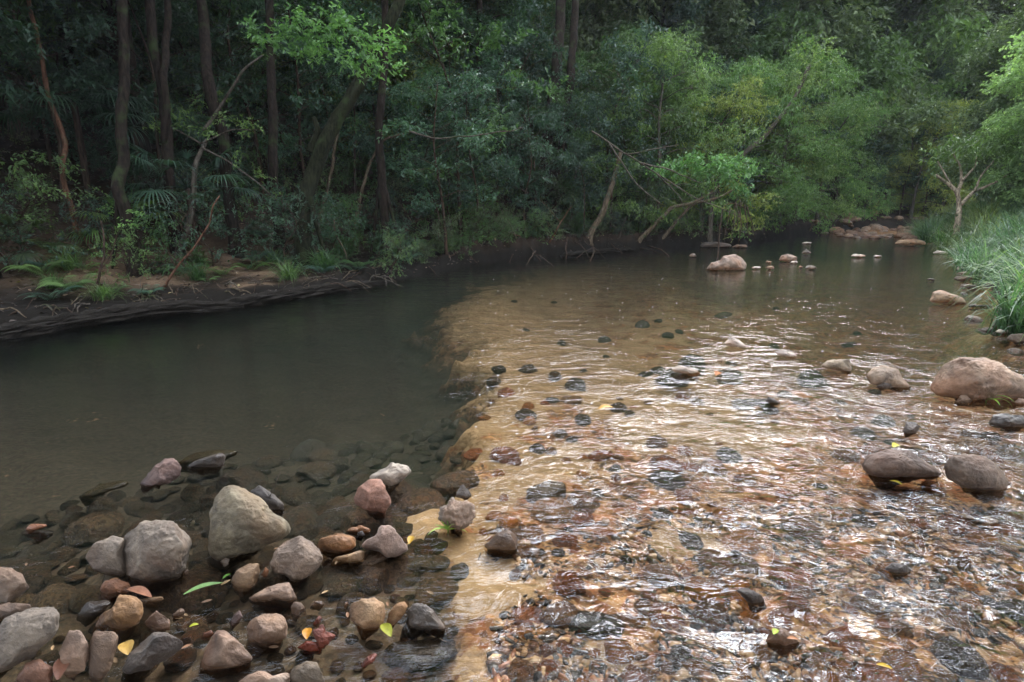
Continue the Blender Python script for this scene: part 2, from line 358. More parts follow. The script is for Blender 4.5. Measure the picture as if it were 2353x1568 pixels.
def mat_ground():
    m, n, o = newmat('creek_ground'); g_ = nd(n, 'ShaderNodeNewGeometry'); P = g_.outputs['Position']
    A = lambda k_: nd(n, 'ShaderNodeAttribute', attribute_name=k_).outputs['Fac']
    f1 = noise(n, P, 3, 6, .6); f2 = noise(n, P, 26, 6, .65); f3 = noise(n, P, 120, 3, .6)
    sand = mixc(n, 1.0, ramp(n, f1, [(.3, (.28, .18, .09)), (.7, (.42, .29, .16))]), ramp(n, f3, [(.3, (.75, .73, .7)), (.65, (1.1, 1.1, 1.1))]), 'MULTIPLY')
    silt = ramp(n, f2, [(.3, (.03, .026, .018)), (.55, (.075, .062, .042)), (.75, (.12, .095, .065))])
    # pebble bed of the riffle: cells of rust, tan and black
    vo = nd(n, 'ShaderNodeTexVoronoi', Scale=19., Randomness=1.); n.links.new(P, vo.inputs['Vector'])
    sp = nd(n, 'ShaderNodeSeparateColor'); n.links.new(vo.outputs['Color'], sp.inputs[0])
    peb = ramp(n, sp.outputs[0], [(0, (.04, .026, .02)), (.18, (.20, .075, .03)), (.42, (.32, .125, .05)), (.6, (.42, .2, .08)), (.78, (.20, .10, .05)), (.92, (.5, .27, .10)), (1, (.08, .05, .04))])
    vo2 = nd(n, 'ShaderNodeTexVoronoi', Scale=70., Randomness=1.); n.links.new(P, vo2.inputs['Vector'])
    sp2 = nd(n, 'ShaderNodeSeparateColor'); n.links.new(vo2.outputs['Color'], sp2.inputs[0])
    grav = ramp(n, sp2.outputs[0], [(0, (.02, .018, .016)), (.3, (.10, .06, .035)), (.6, (.36, .2, .09)), (.85, (.5, .32, .15)), (1, (.2, .07, .03))])
    peb = mixc(n, maprange(n, noise(n, P, 4.5, 4, .6), .42, .58), peb, grav)
    bed = mixc(n, A('gravel'), silt, peb)
    bed = mixc(n, maprange(n, math_(n, 'ADD', A('sand'), math_(n, 'ADD', math_(n, 'MULTIPLY', math_(n, 'SUBTRACT', f2, .5), .9), math_(n, 'MULTIPLY', math_(n, 'SUBTRACT', f1, .5), 2.0))), .42, .58), bed, sand)
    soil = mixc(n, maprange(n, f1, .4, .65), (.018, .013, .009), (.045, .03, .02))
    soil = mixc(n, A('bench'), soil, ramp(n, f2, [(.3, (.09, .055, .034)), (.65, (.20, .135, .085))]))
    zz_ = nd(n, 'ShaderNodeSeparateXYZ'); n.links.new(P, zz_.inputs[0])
    soil = mixc(n, math_(n, 'MULTIPLY', maprange(n, zz_.outputs['Z'], .5, .2), math_(n, 'SUBTRACT', 1., A('bench'))), soil, (.011, .009, .007))  # low soil darkened: wet mud, plus overhang shade put into the colour
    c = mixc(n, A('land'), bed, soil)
    p = nd(n, 'ShaderNodeBsdfPrincipled', Roughness=.95); p.inputs['Specular IOR Level'].default_value = .1; n.links.new(c, p.inputs['Base Color'])
    h = math_(n, 'ADD', f2, math_(n, 'MULTIPLY', math_(n, 'MULTIPLY', vo.outputs['Distance'], A('gravel')), -1.5))
    b = nd(n, 'ShaderNodeBump', Strength=.6, Distance=.02); n.links.new(h, b.inputs['Height']); n.links.new(b.outputs[0], p.inputs['Normal']); n.links.new(p.outputs[0], o.inputs[0])
    return m
def mat_water():
    m, n, o = newmat('creek_water'); g_ = nd(n, 'ShaderNodeNewGeometry'); P = g_.outputs['Position']
    rif = math_(n, 'MULTIPLY', nd(n, 'ShaderNodeAttribute', attribute_name='riffle').outputs['Fac'], maprange(n, noise(n, mapping(n, P, (1, 1.8, 1), (0, 0, .45)), 2.2, 3, .55), .38, .62, .3, 1.35))
    wv = nd(n, 'ShaderNodeTexNoise', Scale=1.6, Detail=3.); n.links.new(P, wv.inputs['Vector'])
    wr = nd(n, 'ShaderNodeVectorMath', operation='MULTIPLY_ADD'); n.links.new(wv.outputs['Color'], wr.inputs[0]); wr.inputs[1].default_value = (.55, .55, 0); n.links.new(P, wr.inputs[2])
    V = wr.outputs[0]
    a = noise(n, mapping(n, V, (1, 2.6, 1), (0, 0, .45)), 5.5, 3, .55, .6)
    b_ = noise(n, mapping(n, V, (1, 2.2, 1), (0, 0, .35)), 27, 2, .6, .8)
    c_ = noise(n, mapping(n, P, (1, 3.2, 1), (0, 0, .12)), 9, 3, .5)
    ha = math_(n, 'ADD', math_(n, 'MULTIPLY', a, 2.2), math_(n, 'MULTIPLY', b_, .34))
    h = math_(n, 'ADD', math_(n, 'MULTIPLY', ha, rif), math_(n, 'MULTIPLY', c_, .09))
    b = nd(n, 'ShaderNodeBump', Strength=1.0, Distance=.03); n.links.new(h, b.inputs['Height'])
    fr = nd(n, 'ShaderNodeFresnel', IOR=1.36); n.links.new(b.outputs[0], fr.inputs['Normal'])
    gl = nd(n, 'ShaderNodeBsdfGlossy', Roughness=.07); gl.inputs['Color'].default_value = (1, 1, 1, 1); n.links.new(b.outputs[0], gl.inputs['Normal'])
    tr = nd(n, 'ShaderNodeBsdfTransparent'); tr.inputs['Color'].default_value = (.96, .93, .87, 1)
    mx_ = nd(n, 'ShaderNodeMixShader'); n.links.new(fr.outputs[0], mx_.inputs[0]); n.links.new(tr.outputs[0], mx_.inputs[1]); n.links.new(gl.outputs[0], mx_.inputs[2]); n.links.new(mx_.outputs[0], o.inputs['Surface'])
    pv = nd(n, 'ShaderNodeVolumePrincipled', Density=WDENS); pv.inputs['Color'].default_value = (.062, .092, .086, 1); pv.inputs['Anisotropy'].default_value = .2
    n.links.new(pv.outputs[0], o.inputs['Volume'])
    return m
WDENS = 0.34
def mat_plain(name, col, rough=.7, bumps=40, amp=.5, vary=.5):
    m, n, o = newmat(name); g_ = nd(n, 'ShaderNodeNewGeometry'); f = noise(n, g_.outputs['Position'], bumps, 5, .65)
    lo = tuple(c*(1-vary) for c in col); hi = tuple(min(1, c*(1+vary)) for c in col)
    c = ramp(n, f, [(.3, lo), (.7, hi)]); p = nd(n, 'ShaderNodeBsdfPrincipled', Roughness=rough); p.inputs['Specular IOR Level'].default_value = .2; n.links.new(c, p.inputs['Base Color'])
    b = nd(n, 'ShaderNodeBump', Strength=amp, Distance=.01); n.links.new(f, b.inputs['Height']); n.links.new(b.outputs[0], p.inputs['Normal']); n.links.new(p.outputs[0], o.inputs[0])
    return m
def mat_litter():
    m, n, o = newmat('litter'); at_ = nd(n, 'ShaderNodeAttribute', attribute_name='rnd')
    c = ramp(n, at_.outputs['Fac'], [(0, (.02, .013, .008)), (.5, (.06, .036, .022)), (.8, (.12, .075, .042)), (.94, (.24, .16, .1)), (1, (.30, .26, .08))])
    p = nd(n, 'ShaderNodeBsdfPrincipled', Roughness=.6); n.links.new(c, p.inputs['Base Color']); n.links.new(p.outputs[0], o.inputs[0]); return m
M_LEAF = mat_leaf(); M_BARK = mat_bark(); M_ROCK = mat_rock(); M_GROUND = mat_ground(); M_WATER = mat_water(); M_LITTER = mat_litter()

# ------------------------------------------------------------------ ground and water
def axis(a, b, lo, hi, step, gr):
    c = list(np.arange(a, b, step)); s = step; x = c[-1]
    up = []
    while x < hi: s *= 1+gr; x += s; up.append(x)
    s = step; x = a; dn = []
    while x > lo: s *= 1+gr; x -= s; dn.append(x)
    return np.array(dn[::-1]+c+up)
def grid(xs, ys):
    X, Y = np.meshgrid(xs, ys); nx = len(xs); ny = len(ys)
    i = np.arange(ny-1)[:, None]*nx; j = np.arange(nx-1)[None]
    Q = np.stack([i+j, i+j+1, i+nx+j+1, i+nx+j], -1).reshape(-1, 4)
    return X.ravel(), Y.ravel(), Q
xs = axis(-4, 7, -130, 160, .045, .035); ys = axis(1.2, 10, -40, 190, .045, .03)
X, Y, Q = grid(xs, ys)
H, SM, RF, SH, DL, DR, DN, INS = fields(X, Y)
land = np.maximum(sstep(-.02, .12, -SH), sstep(-.55, -.15, DL))
bench = sstep(.2, .5, DL)*(1-sstep(3, 4.5, DL))*sstep(-.6, -1.6, X)
_u, _v = proj(X, Y); bench *= np.clip(np.exp(-((_u-570)/150)**2-((_v-668)/30)**2)*2.2+np.exp(-((_u-200)/210)**2-((_v-680)/34)**2)*1.3, 0, 1)
bench = np.clip(bench*(.6+fbm(np.stack([X*1.1, Y*1.1, X*0+5], 1), 3)*1.2), 0, 1)
gravel = np.clip(INS*sstep(.5, 3, 22-Y), 0, 1)*(DL < 0)+.14*(1-INS)*sstep(-.35, -.12, H)*(DL < 0)
gravel = np.maximum(gravel, ((Y > 18) & (H > -.15) & (DL < 0)).astype(float)*.8)
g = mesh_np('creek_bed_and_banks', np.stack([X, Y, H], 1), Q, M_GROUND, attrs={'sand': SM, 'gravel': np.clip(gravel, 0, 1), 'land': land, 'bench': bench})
tag(g, 'sandy creek bed, muddy banks and wooded slopes', 'ground', kind='structure')

xs = axis(-1.6, 6.4, -60, 130, .022, .05); ys = axis(1.2, 7.5, -30, 90, .022, .045)
X, Y, Q = grid(xs, ys); nx, ny = len(xs), len(ys)
_, _, RF, SH, *_r = fields(X, Y)
wx = X+fbm(np.stack([X*1.1, Y*1.1, X*0], 1), 2)*.5; wy = Y+fbm(np.stack([X*1.1, Y*1.1, X*0+9], 1), 2)*.5
ca, sa = math.cos(.5), math.sin(.5)
p_ = wx*ca-wy*sa; q_ = wx*sa+wy*ca
near = sstep(16, 7, Y)*sstep(14, 8, abs(X))
Z = RF*near*(perlin(np.stack([p_*2.6, q_*5.5, p_*0], 1))*.022+perlin(np.stack([p_*6, q_*15, p_*0+4], 1))*.011+perlin(np.stack([p_*13, q_*30, p_*0+8], 1))*.003)
V = np.stack([X, Y, Z], 1); N0 = len(V)
bord = np.concatenate([np.arange(nx), np.arange(1, ny)*nx+nx-1, (ny-1)*nx+np.arange(nx-2, -1, -1), np.arange(ny-2, 0, -1)*nx])
VB = V[bord].copy(); VB[:, 2] = -1.6; nb = len(bord); k1 = (np.arange(nb)+1) % nb
SQ = np.stack([bord[k1], bord, N0+np.arange(nb), N0+k1], 1)
cen = np.array([[0, 10, -1.6]]); TB = np.stack([N0+k1, N0+np.arange(nb), np.full(nb, N0+nb)], 1)
wat = mesh_np('creek_water', np.vstack([V, VB, cen]), [np.vstack([Q, SQ]), TB], M_WATER, attrs={'riffle': np.concatenate([RF, np.zeros(nb+1)])})
tag(wat, 'clear creek water, calm and dark on the left, rippling on the right', 'water', kind='structure')

# ------------------------------------------------------------------ stones
def z1(x, y): return ((x/1.6)/4, (y/1.6+1750)/4)
def z2(x, y): return ((x/1.6+900)/4, (y/1.6+1750)/4)
def z3(x, y): return ((x/1.1226+2000)/4, (y/1.1226+1500)/4)
def z4(x, y): return ((x/1.4254+2500)/4, (y/1.4254+800)/4)
ZF = {1: z1, 2: z2, 3: z3, 4: z4}
_ico = {}
def ico(n):
    if n not in _ico:
        bm = bmesh.new(); bmesh.ops.create_icosphere(bm, subdivisions=n, radius=1)
        V = np.array([v.co[:] for v in bm.verts]); F = np.array([[v.index for v in f.verts] for f in bm.faces]); bm.free(); _ico[n] = (V, F)
    return _ico[n]
def stone_shape(S, seed, rough=.05, fac=5, fdepth=.12):
    r = np.random.default_rng(seed)
    S = S.copy()
    for i in range(fac):
        nrm = unit(r.normal(size=3)); hh = 1-fdepth*(.4+1.6*r.random()); d = S@nrm; m = d > hh
        S[m] -= np.outer((d[m]-hh)*.94, nrm)
    q = S*1.5+seed*3.1
    S *= (1+rough*fbm(q, 3)*2.0+rough*.8*fbm(q*3.7, 3)+rough*.5*fbm(q*9, 2)+rough*.8*(np.abs(fbm(q*1.6+9, 2))-.2))[:, None]
    return S
TINT = {'grey': (.20, .175, .15), 'dgrey': (.10, .088, .08), 'brown': (.19, .13, .09), 'ochre': (.29, .175, .085), 'pink': (.285, .21, .165), 'tan': (.33, .23, .14),
        'green': (.20, .19, .13), 'red': (.30, .09, .055), 'purple': (.16, .105, .095), 'black': (.05, .045, .045), 'pale': (.36, .33, .30), 'rust': (.28, .125, .055), 'olive': (.12, .11, .06)}
NROCK = 0
def rock(label, fr, pts, tint, wet=0., thick=.85, fac=7, fdepth=.17, rough=.05, group=None, sink=2.6, mat=None, name='rock', cat='rock', zoff=0.0, push=.35):
    """a stone whose outline, seen from about here, follows pts; stands on the bed, thick as it is wide"""
    global NROCK; NROCK += 1
    P = np.array([ZF[fr](*p) for p in pts])
    uc = (P[:, 0].min()+P[:, 0].max())/2; vc = (P[:, 1].min()+P[:, 1].max())/2
    i = P[:, 1].argmax(); rb = ray(uc, P[i, 1]); t = (zoff-CH)/rb[2]
    ang = np.linspace(-np.pi, np.pi, 145)[:-1]; R_ = np.zeros(144)
    for q in range(len(P)):
        a = P[q]-(uc, vc); b = P[(q+1) % len(P)]-(uc, vc); a = a*[1, -1]; b = b*[1, -1]; e = b-a
        for k_, an in enumerate(ang):
            d = np.array([math.cos(an), math.sin(an)]); det = d[0]*-e[1]+d[1]*e[0]
            if abs(det) < 1e-9: continue
            s_ = (a[0]*-e[1]+a[1]*e[0])/det; u_ = (d[0]*a[1]-d[1]*a[0])/det
            if s_ > 0 and -1e-6 <= u_ <= 1+1e-6: R_[k_] = max(R_[k_], s_)
    R_[R_ == 0] = R_[R_ > 0].mean()
    for _ in range(2): R_ = (np.roll(R_, 1)+R_*2+np.roll(R_, -1))/4
    wpx = P[:, 0].max()-P[:, 0].min(); hpx = P[:, 1].max()-P[:, 1].min()
    T = thick*.5*(wpx*min(1, hpx/wpx+.35))*t/FPX
    tc_ = t+T*push
    S, F = ico(6 if wpx > 55 else 5 if wpx > 16 else 4)
    S = stone_shape(S, 11+NROCK, rough, fac, fdepth)
    th = np.arctan2(S[:, 2], S[:, 0]); rho = np.hypot(S[:, 0], S[:, 2])
    rr = np.interp(th, ang, R_, period=2*np.pi)*rho*tc_/FPX
    vd = unit(ray(uc, vc)); C = at(uc, vc, tc_)
    W = rr[:, None]*np.cos(th)[:, None]*Rv+rr[:, None]*np.sin(th)[:, None]*Uv+(S[:, 1]*T)[:, None]*vd
    wz = W[:, 2]+C[2]; lo = wz < zoff
    fl_ = 1+.8*np.clip((zoff-wz)/(hpx*.5*tc_/FPX), 0, 1)**1.2; W[:, 0] *= fl_; W[:, 1] *= fl_
    if C[2] > -0.5: W[lo, 2] = (zoff-C[2])+(wz[lo]-zoff)*sink
    if name == 'drowned_rock':
        W[:, 2] = np.where(W[:, 2] > 0, W[:, 2]*.6, W[:, 2]); top = (W[:, 2]+C[2]).max()+.012; rz_ = ray(uc, vc); d_ = top/abs(rz_[2]); W *= (tc_+d_)/tc_*1.04; C = C+rz_*d_*1.12
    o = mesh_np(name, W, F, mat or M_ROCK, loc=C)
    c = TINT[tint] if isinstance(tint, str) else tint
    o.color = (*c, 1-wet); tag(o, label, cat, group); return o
ROCKS = [
 # frame, label, outline, tint, wet, kw
 (1, 'grey rounded stone cut off by the left edge, above the big slanted grey one', [(-90, 840), (0, 828), (80, 835), (140, 880), (185, 960), (150, 1020), (60, 1075), (-60, 1085)], 'grey', 0, {}),
 (1, 'low brown slab lying just behind the big slanted grey stone at the left edge', [(-60, 1090), (100, 1040), (195, 1060), (200, 1110), (120, 1160), (-60, 1180)], 'brown', .2, {}),
 (1, 'big slanted grey stone in the lower left corner of the creek', [(-110, 1300), (60, 1150), (190, 1095), (340, 1080), (382, 1130), (378, 1230), (330, 1300), (200, 1420), (60, 1490), (-110, 1560)], 'grey', 0, {'fac': 6}),
 (1, 'lilac brown stone leaning against the left side of the broad round boulder', [(550, 760), (600, 680), (720, 630), (790, 650), (800, 720), (820, 800), (820, 870), (790, 905), (700, 900), (600, 850)], 'grey', 0, {}),
 (1, 'broad round grey boulder, widest of the dry stones at the pool edge', [(735, 720), (800, 620), (900, 545), (1080, 527), (1190, 570), (1270, 630), (1280, 680), (1240, 760), (1200, 820), (1150, 890), (1060, 925), (920, 945), (840, 910), (790, 850)], 'grey', 0, {'thick': .95, 'fac': 4}),
 (1, 'large three-cornered boulder with greenish grey top, tallest at the pool edge', [(1285, 600), (1380, 400), (1440, 330), (1480, 310), (1580, 335), (1690, 400), (1760, 470), (1840, 530), (1852, 600), (1800, 660), (1640, 725), (1400, 800), (1300, 795), (1268, 740)], (.235, .215, .155), 0, {'thick': .9, 'fac': 5, 'fdepth': .16}),
 (1, 'small dark rock half hidden behind the tall three-cornered boulder', [(1600, 340), (1660, 305), (1730, 350), (1800, 395), (1840, 435), (1820, 465), (1760, 475), (1660, 440)], 'dgrey', .3, {}),
 (1, 'upright pointed reddish brown stone standing alone in the dark pool', [(890, 310), (950, 220), (1060, 118), (1110, 125), (1155, 190), (1150, 240), (1090, 295), (1020, 340), (920, 352), (893, 345)], 'purple', 0, {'fac': 8, 'fdepth': .2, 'rough': .09}),
 (1, 'dark wet slab tip beside the pointed reddish stone in the pool', [(1190, 195), (1240, 150), (1420, 95), (1442, 115), (1430, 190), (1380, 215), (1260, 212)], 'dgrey', .6, {'fac': 8, 'fdepth': .2}),
 (1, 'orange tip of a stone just breaking the dark water at far left', [(155, 590), (200, 552), (290, 555), (303, 568), (240, 592), (190, 605)], 'rust', 0, {'thick': .7}),
 (1, 'rusty orange cobble under the front of the broad round boulder', [(640, 970), (670, 915), (760, 905), (825, 930), (835, 985), (790, 1010), (700, 1040), (645, 1025)], 'rust', .2, {'fac': 2}),
 (1, 'brown angular cobble with ochre face in front of the rusty orange one', [(590, 1230), (650, 1120), (760, 1005), (850, 1010), (910, 1060), (920, 1130), (880, 1200), (800, 1240), (690, 1250)], 'ochre', .1, {'fac': 7, 'fdepth': .2}),
 (1, 'dark angular slab with wet lower edge at the bottom, below the yellow leaf', [(725, 1510), (800, 1420), (900, 1300), (990, 1240), (1060, 1245), (1160, 1310), (1165, 1345), (1100, 1400), (1040, 1450), (900, 1510), (770, 1560)], 'dgrey', .3, {'fac': 7, 'fdepth': .2}),
 (1, 'rounded brown cobble between the heap and the dark angular slab', [(570, 1350), (600, 1250), (720, 1240), (755, 1280), (745, 1400), (710, 1500), (640, 1580), (570, 1570)], 'brown', .1, {}),
 (1, 'pinkish two-peaked stone in the heap at the bottom left', [(380, 1370), (440, 1240), (530, 1220), (590, 1290), (580, 1400), (550, 1500), (420, 1580), (340, 1520)], 'pink', .1, {'fac': 8, 'fdepth': .22}),
 (1, 'dark reddish cobble on the bottom edge at the left', [(100, 1520), (160, 1440), (250, 1415), (345, 1470), (340, 1590), (100, 1600)], (.2, .11, .075), .3, {}),
 (1, 'flat glistening grey stone awash behind the brown angular cobble', [(490, 1140), (560, 1050), (680, 1035), (710, 1060), (650, 1130), (560, 1165)], 'dgrey', .9, {'thick': .9}),
 (1, 'tan flat fragment resting right of the pink fallen leaf', [(865, 1045), (960, 1020), (1040, 1018), (1047, 1038), (980, 1075), (920, 1070)], 'tan', 0, {'fac': 7, 'fdepth': .2}),
 (1, 'cracked pinkish lump right of the brown angular cobble', [(925, 1180), (1000, 1105), (1060, 1125), (1095, 1190), (1085, 1235), (1000, 1245), (940, 1215)], 'pink', .1, {'fac': 8, 'fdepth': .2}),
 (1, 'small brown stone between the pinkish lump and the long green leaf', [(1098, 1135), (1160, 1085), (1184, 1095), (1177, 1150), (1110, 1168)], 'brown', .3, {}),
 (1, 'tiny lilac pebble at the front foot of the three-cornered boulder', [(1410, 795), (1440, 765), (1472, 780), (1465, 815), (1435, 832)], 'pale', .1, {}),
 (1, 'tiny brown pebble right of the foot of the broad round boulder', [(1158, 872), (1190, 840), (1210, 850), (1202, 882), (1165, 888)], 'brown', .3, {}),
 (1, 'tan oval cobble with fine grain, in front of the three-cornered boulder', [(1478, 920), (1510, 850), (1590, 803), (1655, 808), (1674, 860), (1655, 930), (1600, 982), (1540, 992), (1495, 965)], 'tan', .15, {'fac': 2}),
 (1, 'small orange pebble touching the right side of the tan oval cobble', [(1670, 880), (1700, 828), (1720, 850), (1718, 900), (1680, 912)], 'rust', .3, {}),
 (1, 'purple shard standing behind the round flat-topped disc', [(1462, 1190), (1490, 1130), (1530, 1105), (1572, 1140), (1525, 1195), (1480, 1218)], 'purple', .2, {'fac': 9, 'fdepth': .22}),
 (1, 'small orange pebble on the shoulder of the pale pyramid stone', [(1283, 1290), (1300, 1248), (1350, 1232), (1368, 1252), (1340, 1300)], 'rust', .2, {}),
 (1, 'pale pinkish pyramid stone with wet foot, left of the round disc', [(1272, 1455), (1340, 1290), (1390, 1238), (1450, 1240), (1560, 1330), (1622, 1410), (1600, 1445), (1500, 1475), (1370, 1495), (1290, 1485)], 'pink', .05, {'fac': 6, 'fdepth': .2}),
 (2, 'lumpy brown grey rock right of the three-cornered boulder', [(268, 810), (290, 730), (350, 680), (430, 652), (490, 628), (540, 660), (580, 700), (622, 760), (622, 810), (560, 875), (500, 915), (430, 935), (380, 880), (320, 865)], (.24, .19, .155), .05, {'fac': 7, 'fdepth': .2, 'thick': .9}),
 (2, 'pale pinkish wedge pointing left, in front of the lumpy rock', [(140, 1030), (240, 970), (340, 935), (415, 925), (440, 970), (465, 1040), (420, 1068), (340, 1055), (200, 1050)], 'pink', .05, {'fac': 6, 'fdepth': .2}),
 (2, 'brown wet knob at the right end of the pinkish wedge', [(412, 1095), (440, 1050), (490, 1055), (514, 1100), (490, 1150), (450, 1168), (420, 1145)], 'brown', .5, {}),
 (2, 'round flat-topped brown disc stone with a small dark pit', [(135, 1220), (160, 1170), (240, 1130), (330, 1122), (380, 1150), (404, 1210), (392, 1275), (320, 1325), (220, 1338), (150, 1315)], (.27, .185, .13), .15, {'fac': 3, 'thick': 1.0}),
 (2, 'light grey lobed stone on the bottom edge in the middle left', [(50, 1620), (60, 1568), (120, 1510), (200, 1483), (260, 1498), (310, 1530), (380, 1498), (430, 1530), (470, 1620)], 'pale', 0, {}),
 (2, 'smooth brown submerged-edge stone on the bottom, right of the light lobed one', [(400, 1560), (440, 1470), (520, 1430), (600, 1440), (655, 1500), (665, 1600), (500, 1620)], (.16, .13, .095), .4, {'fac': 2}),
 (2, 'yellow tan cobble with a ridge, alone near the bottom middle', [(780, 1110), (810, 1060), (870, 1030), (960, 1030), (1012, 1060), (1024, 1120), (1018, 1180), (980, 1225), (880, 1248), (835, 1215), (795, 1165)], 'tan', 0, {'fac': 5, 'fdepth': .18}),
 (2, 'narrow ochre stone leaning between the yellow tan cobble and the glistening one', [(1028, 1200), (1050, 1120), (1100, 1060), (1150, 1050), (1170, 1080), (1150, 1130), (1085, 1205), (1050, 1235)], 'ochre', .1, {}),
 (2, 'glistening wet grey stone with ragged right end, above the big drowned slab', [(1120, 1225), (1170, 1100), (1210, 1060), (1280, 1062), (1340, 1120), (1390, 1170), (1432, 1215), (1410, 1250), (1350, 1225), (1270, 1235), (1200, 1248), (1150, 1250)], (.2, .19, .19), .75, {'fac': 8, 'fdepth': .2, 'rough': .1}),
 (2, 'bright red broken rock beside the orange leaf', [(548, 1255), (560, 1220), (632, 1185), (652, 1240), (702, 1270), (660, 1325), (600, 1372), (585, 1320), (560, 1295)], 'red', .4, {'fac': 10, 'fdepth': .25, 'rough': .12}),
 (2, 'dark red slab just under the water left of the bright red rock', [(460, 1345), (520, 1300), (600, 1310), (620, 1365), (540, 1385)], 'red', 1, {'zoff': -.015}),
 (2, 'thin wet red sliver of rock near the bottom edge', [(858, 1480), (900, 1410), (960, 1370), (987, 1382), (960, 1435), (880, 1495)], 'red', .7, {'fac': 8, 'fdepth': .2}),
 (2, 'small shiny brown pebble in front of the pinkish wedge', [(543, 1085), (570, 1045), (620, 1045), (644, 1072), (600, 1092)], 'brown', .9, {}),
 (2, 'small maroon pebble just above the bright red rock', [(558, 1195), (600, 1140), (620, 1150), (614, 1185), (580, 1203)], 'red', .7, {}),
 (2, 'tiny round pebble left of the yellow tan cobble', [(760, 1085), (768, 1055), (785, 1050), (790, 1070), (778, 1092)], 'tan', .6, {}),
 (2, 'wet orange brown dome left of the pinkish angular block', [(590, 705), (605, 650), (660, 615), (760, 612), (830, 640), (842, 695), (780, 745), (700, 745), (620, 725)], (.33, .18, .085), .55, {'fac': 2}),
 (2, 'low wet yellow stone behind the orange brown dome', [(768, 605), (800, 570), (870, 560), (932, 585), (932, 608), (860, 620)], 'ochre', .6, {}),
 (2, 'small black pebble between the dome and the pinkish angular block', [(830, 645), (850, 600), (880, 597), (900, 627), (870, 653)], 'black', .2, {}),
 (2, 'pinkish grey angular block with white worn corner', [(843, 695), (860, 650), (960, 600), (1000, 560), (1060, 550), (1100, 558), (1132, 600), (1162, 650), (1168, 725), (1100, 770), (1045, 788), (980, 752), (900, 722)], (.31, .24, .21), 0, {'fac': 9, 'fdepth': .22}),
 (2, 'thin tan slab lying in front of the orange brown dome', [(685, 800), (700, 765), (800, 742), (870, 720), (895, 727), (887, 800), (800, 806)], 'tan', .2, {'fac': 8, 'fdepth': .22}),
 (2, 'domed stone with a pink stripe on top, in front of the pitted grey rock', [(818, 385), (850, 320), (930, 270), (1000, 268), (1040, 300), (1070, 380), (1072, 425), (1020, 485), (960, 493), (870, 455), (830, 425)], (.34, .19, .145), .1, {'fac': 5, 'fdepth': .16}),
 (2, 'flat pale grey pitted rock behind the pink striped dome', [(912, 245), (950, 195), (1050, 158), (1110, 152), (1190, 180), (1224, 212), (1180, 255), (1110, 298), (1060, 328), (1000, 300), (930, 265)], 'pale', 0, {'fac': 7, 'fdepth': .2, 'rough': .08}),
 (2, 'small slate black pointed stone behind the crumbly grey lump', [(1462, 390), (1490, 320), (1525, 288), (1560, 330), (1578, 375), (1545, 405), (1480, 400)], 'dgrey', 0, {'fac': 8, 'fdepth': .22}),
 (2, 'crumbly grey lump like old concrete where sand meets the ripples', [(1340, 520), (1385, 430), (1440, 392), (1500, 405), (1592, 420), (1592, 480), (1560, 560), (1500, 610), (1430, 580), (1360, 550)], (.30, .28, .26), 0, {'fac': 8, 'fdepth': .2, 'rough': .2}),
 (2, 'tan topped boulder with water spilling over its front', [(1660, 690), (1740, 610), (1810, 590), (1860, 620), (1890, 670), (1880, 720), (1800, 735), (1690, 720)], 'brown', .7, {}),
 (3, 'smooth dark domed rock, left one of the pair in the right ripples', [(1622, 410), (1650, 360), (1740, 330), (1830, 335), (1890, 375), (1960, 420), (1995, 455), (1900, 462), (1820, 462), (1740, 475), (1650, 445)], (.15, .11, .09), .12, {'fac': 2, 'thick': .9}),
 (3, 'dark egg-shaped rock, right one of the pair in the right ripples', [(1982, 410), (2010, 360), (2080, 343), (2180, 370), (2250, 420), (2278, 480), (2262, 522), (2180, 535), (2080, 505), (2005, 460)], (.16, .125, .10), .12, {'fac': 3, 'thick': .9}),
 (4, 'biggest boulder, reddish with a pale pitted top, at the right edge', [(1743, 1075), (1770, 1000), (1830, 930), (1930, 895), (2060, 903), (2160, 940), (2250, 990), (2330, 1040), (2385, 1100), (2300, 1145), (2200, 1160), (2100, 1160), (1950, 1140), (1850, 1130), (1760, 1108)], (.32, .245, .19), 0, {'fac': 8, 'fdepth': .15, 'thick': .85}),
 (4, 'small brown block at the front foot of the biggest boulder', [(1868, 1165), (1910, 1113), (1950, 1110), (1982, 1140), (1960, 1170)], 'brown', .1, {'fac': 8}),
 (4, 'tiny tan stone at the right front foot of the biggest boulder', [(2215, 1155), (2240, 1130), (2290, 1135), (2290, 1170), (2240, 1172)], 'pink', .2, {}),
 (4, 'dark wet rock in the shallows right of and below the biggest boulder', [(2075, 1280), (2100, 1230), (2180, 1213), (2275, 1230), (2340, 1290), (2200, 1305)], 'dgrey', .7, {'rough': .1}),
 (4, 'small grey snag stone upstream of the dark pair', [(1583, 1320), (1600, 1268), (1640, 1263), (1690, 1285), (1660, 1332), (1600, 1345)], 'dgrey', .4, {'fac': 8}),
 (4, 'olive tan rounded rock, first left of the flat wet-footed one', [(1108, 950), (1150, 915), (1230, 898), (1282, 905), (1293, 960), (1280, 988), (1210, 975)], (.27, .225, .165), 0, {}),
 (4, 'flat smooth tan rock with wet grey skirt, left of the biggest boulder', [(1368, 1000), (1400, 950), (1480, 942), (1560, 965), (1580, 1010), (1640, 1075), (1560, 1078), (1480, 1065), (1400, 1045)], (.30, .245, .195), 0, {'fac': 3}),
 (4, 'little dark brown stone against the front of the flat wet-footed rock', [(1428, 1065), (1480, 1026), (1525, 1050), (1522, 1080), (1450, 1084)], 'dgrey', .2, {'fac': 8}),
 (4, 'pale peaked stone at the head of the ripples', [(548, 822), (610, 776), (660, 800), (718, 845), (640, 848)], (.72, .68, .64), 0, {}),
 (4, 'long low white grey stone right of the pale peaked one', [(843, 868), (880, 850), (960, 865), (1008, 897), (960, 905), (870, 885)], (.72, .68, .64), .1, {}),
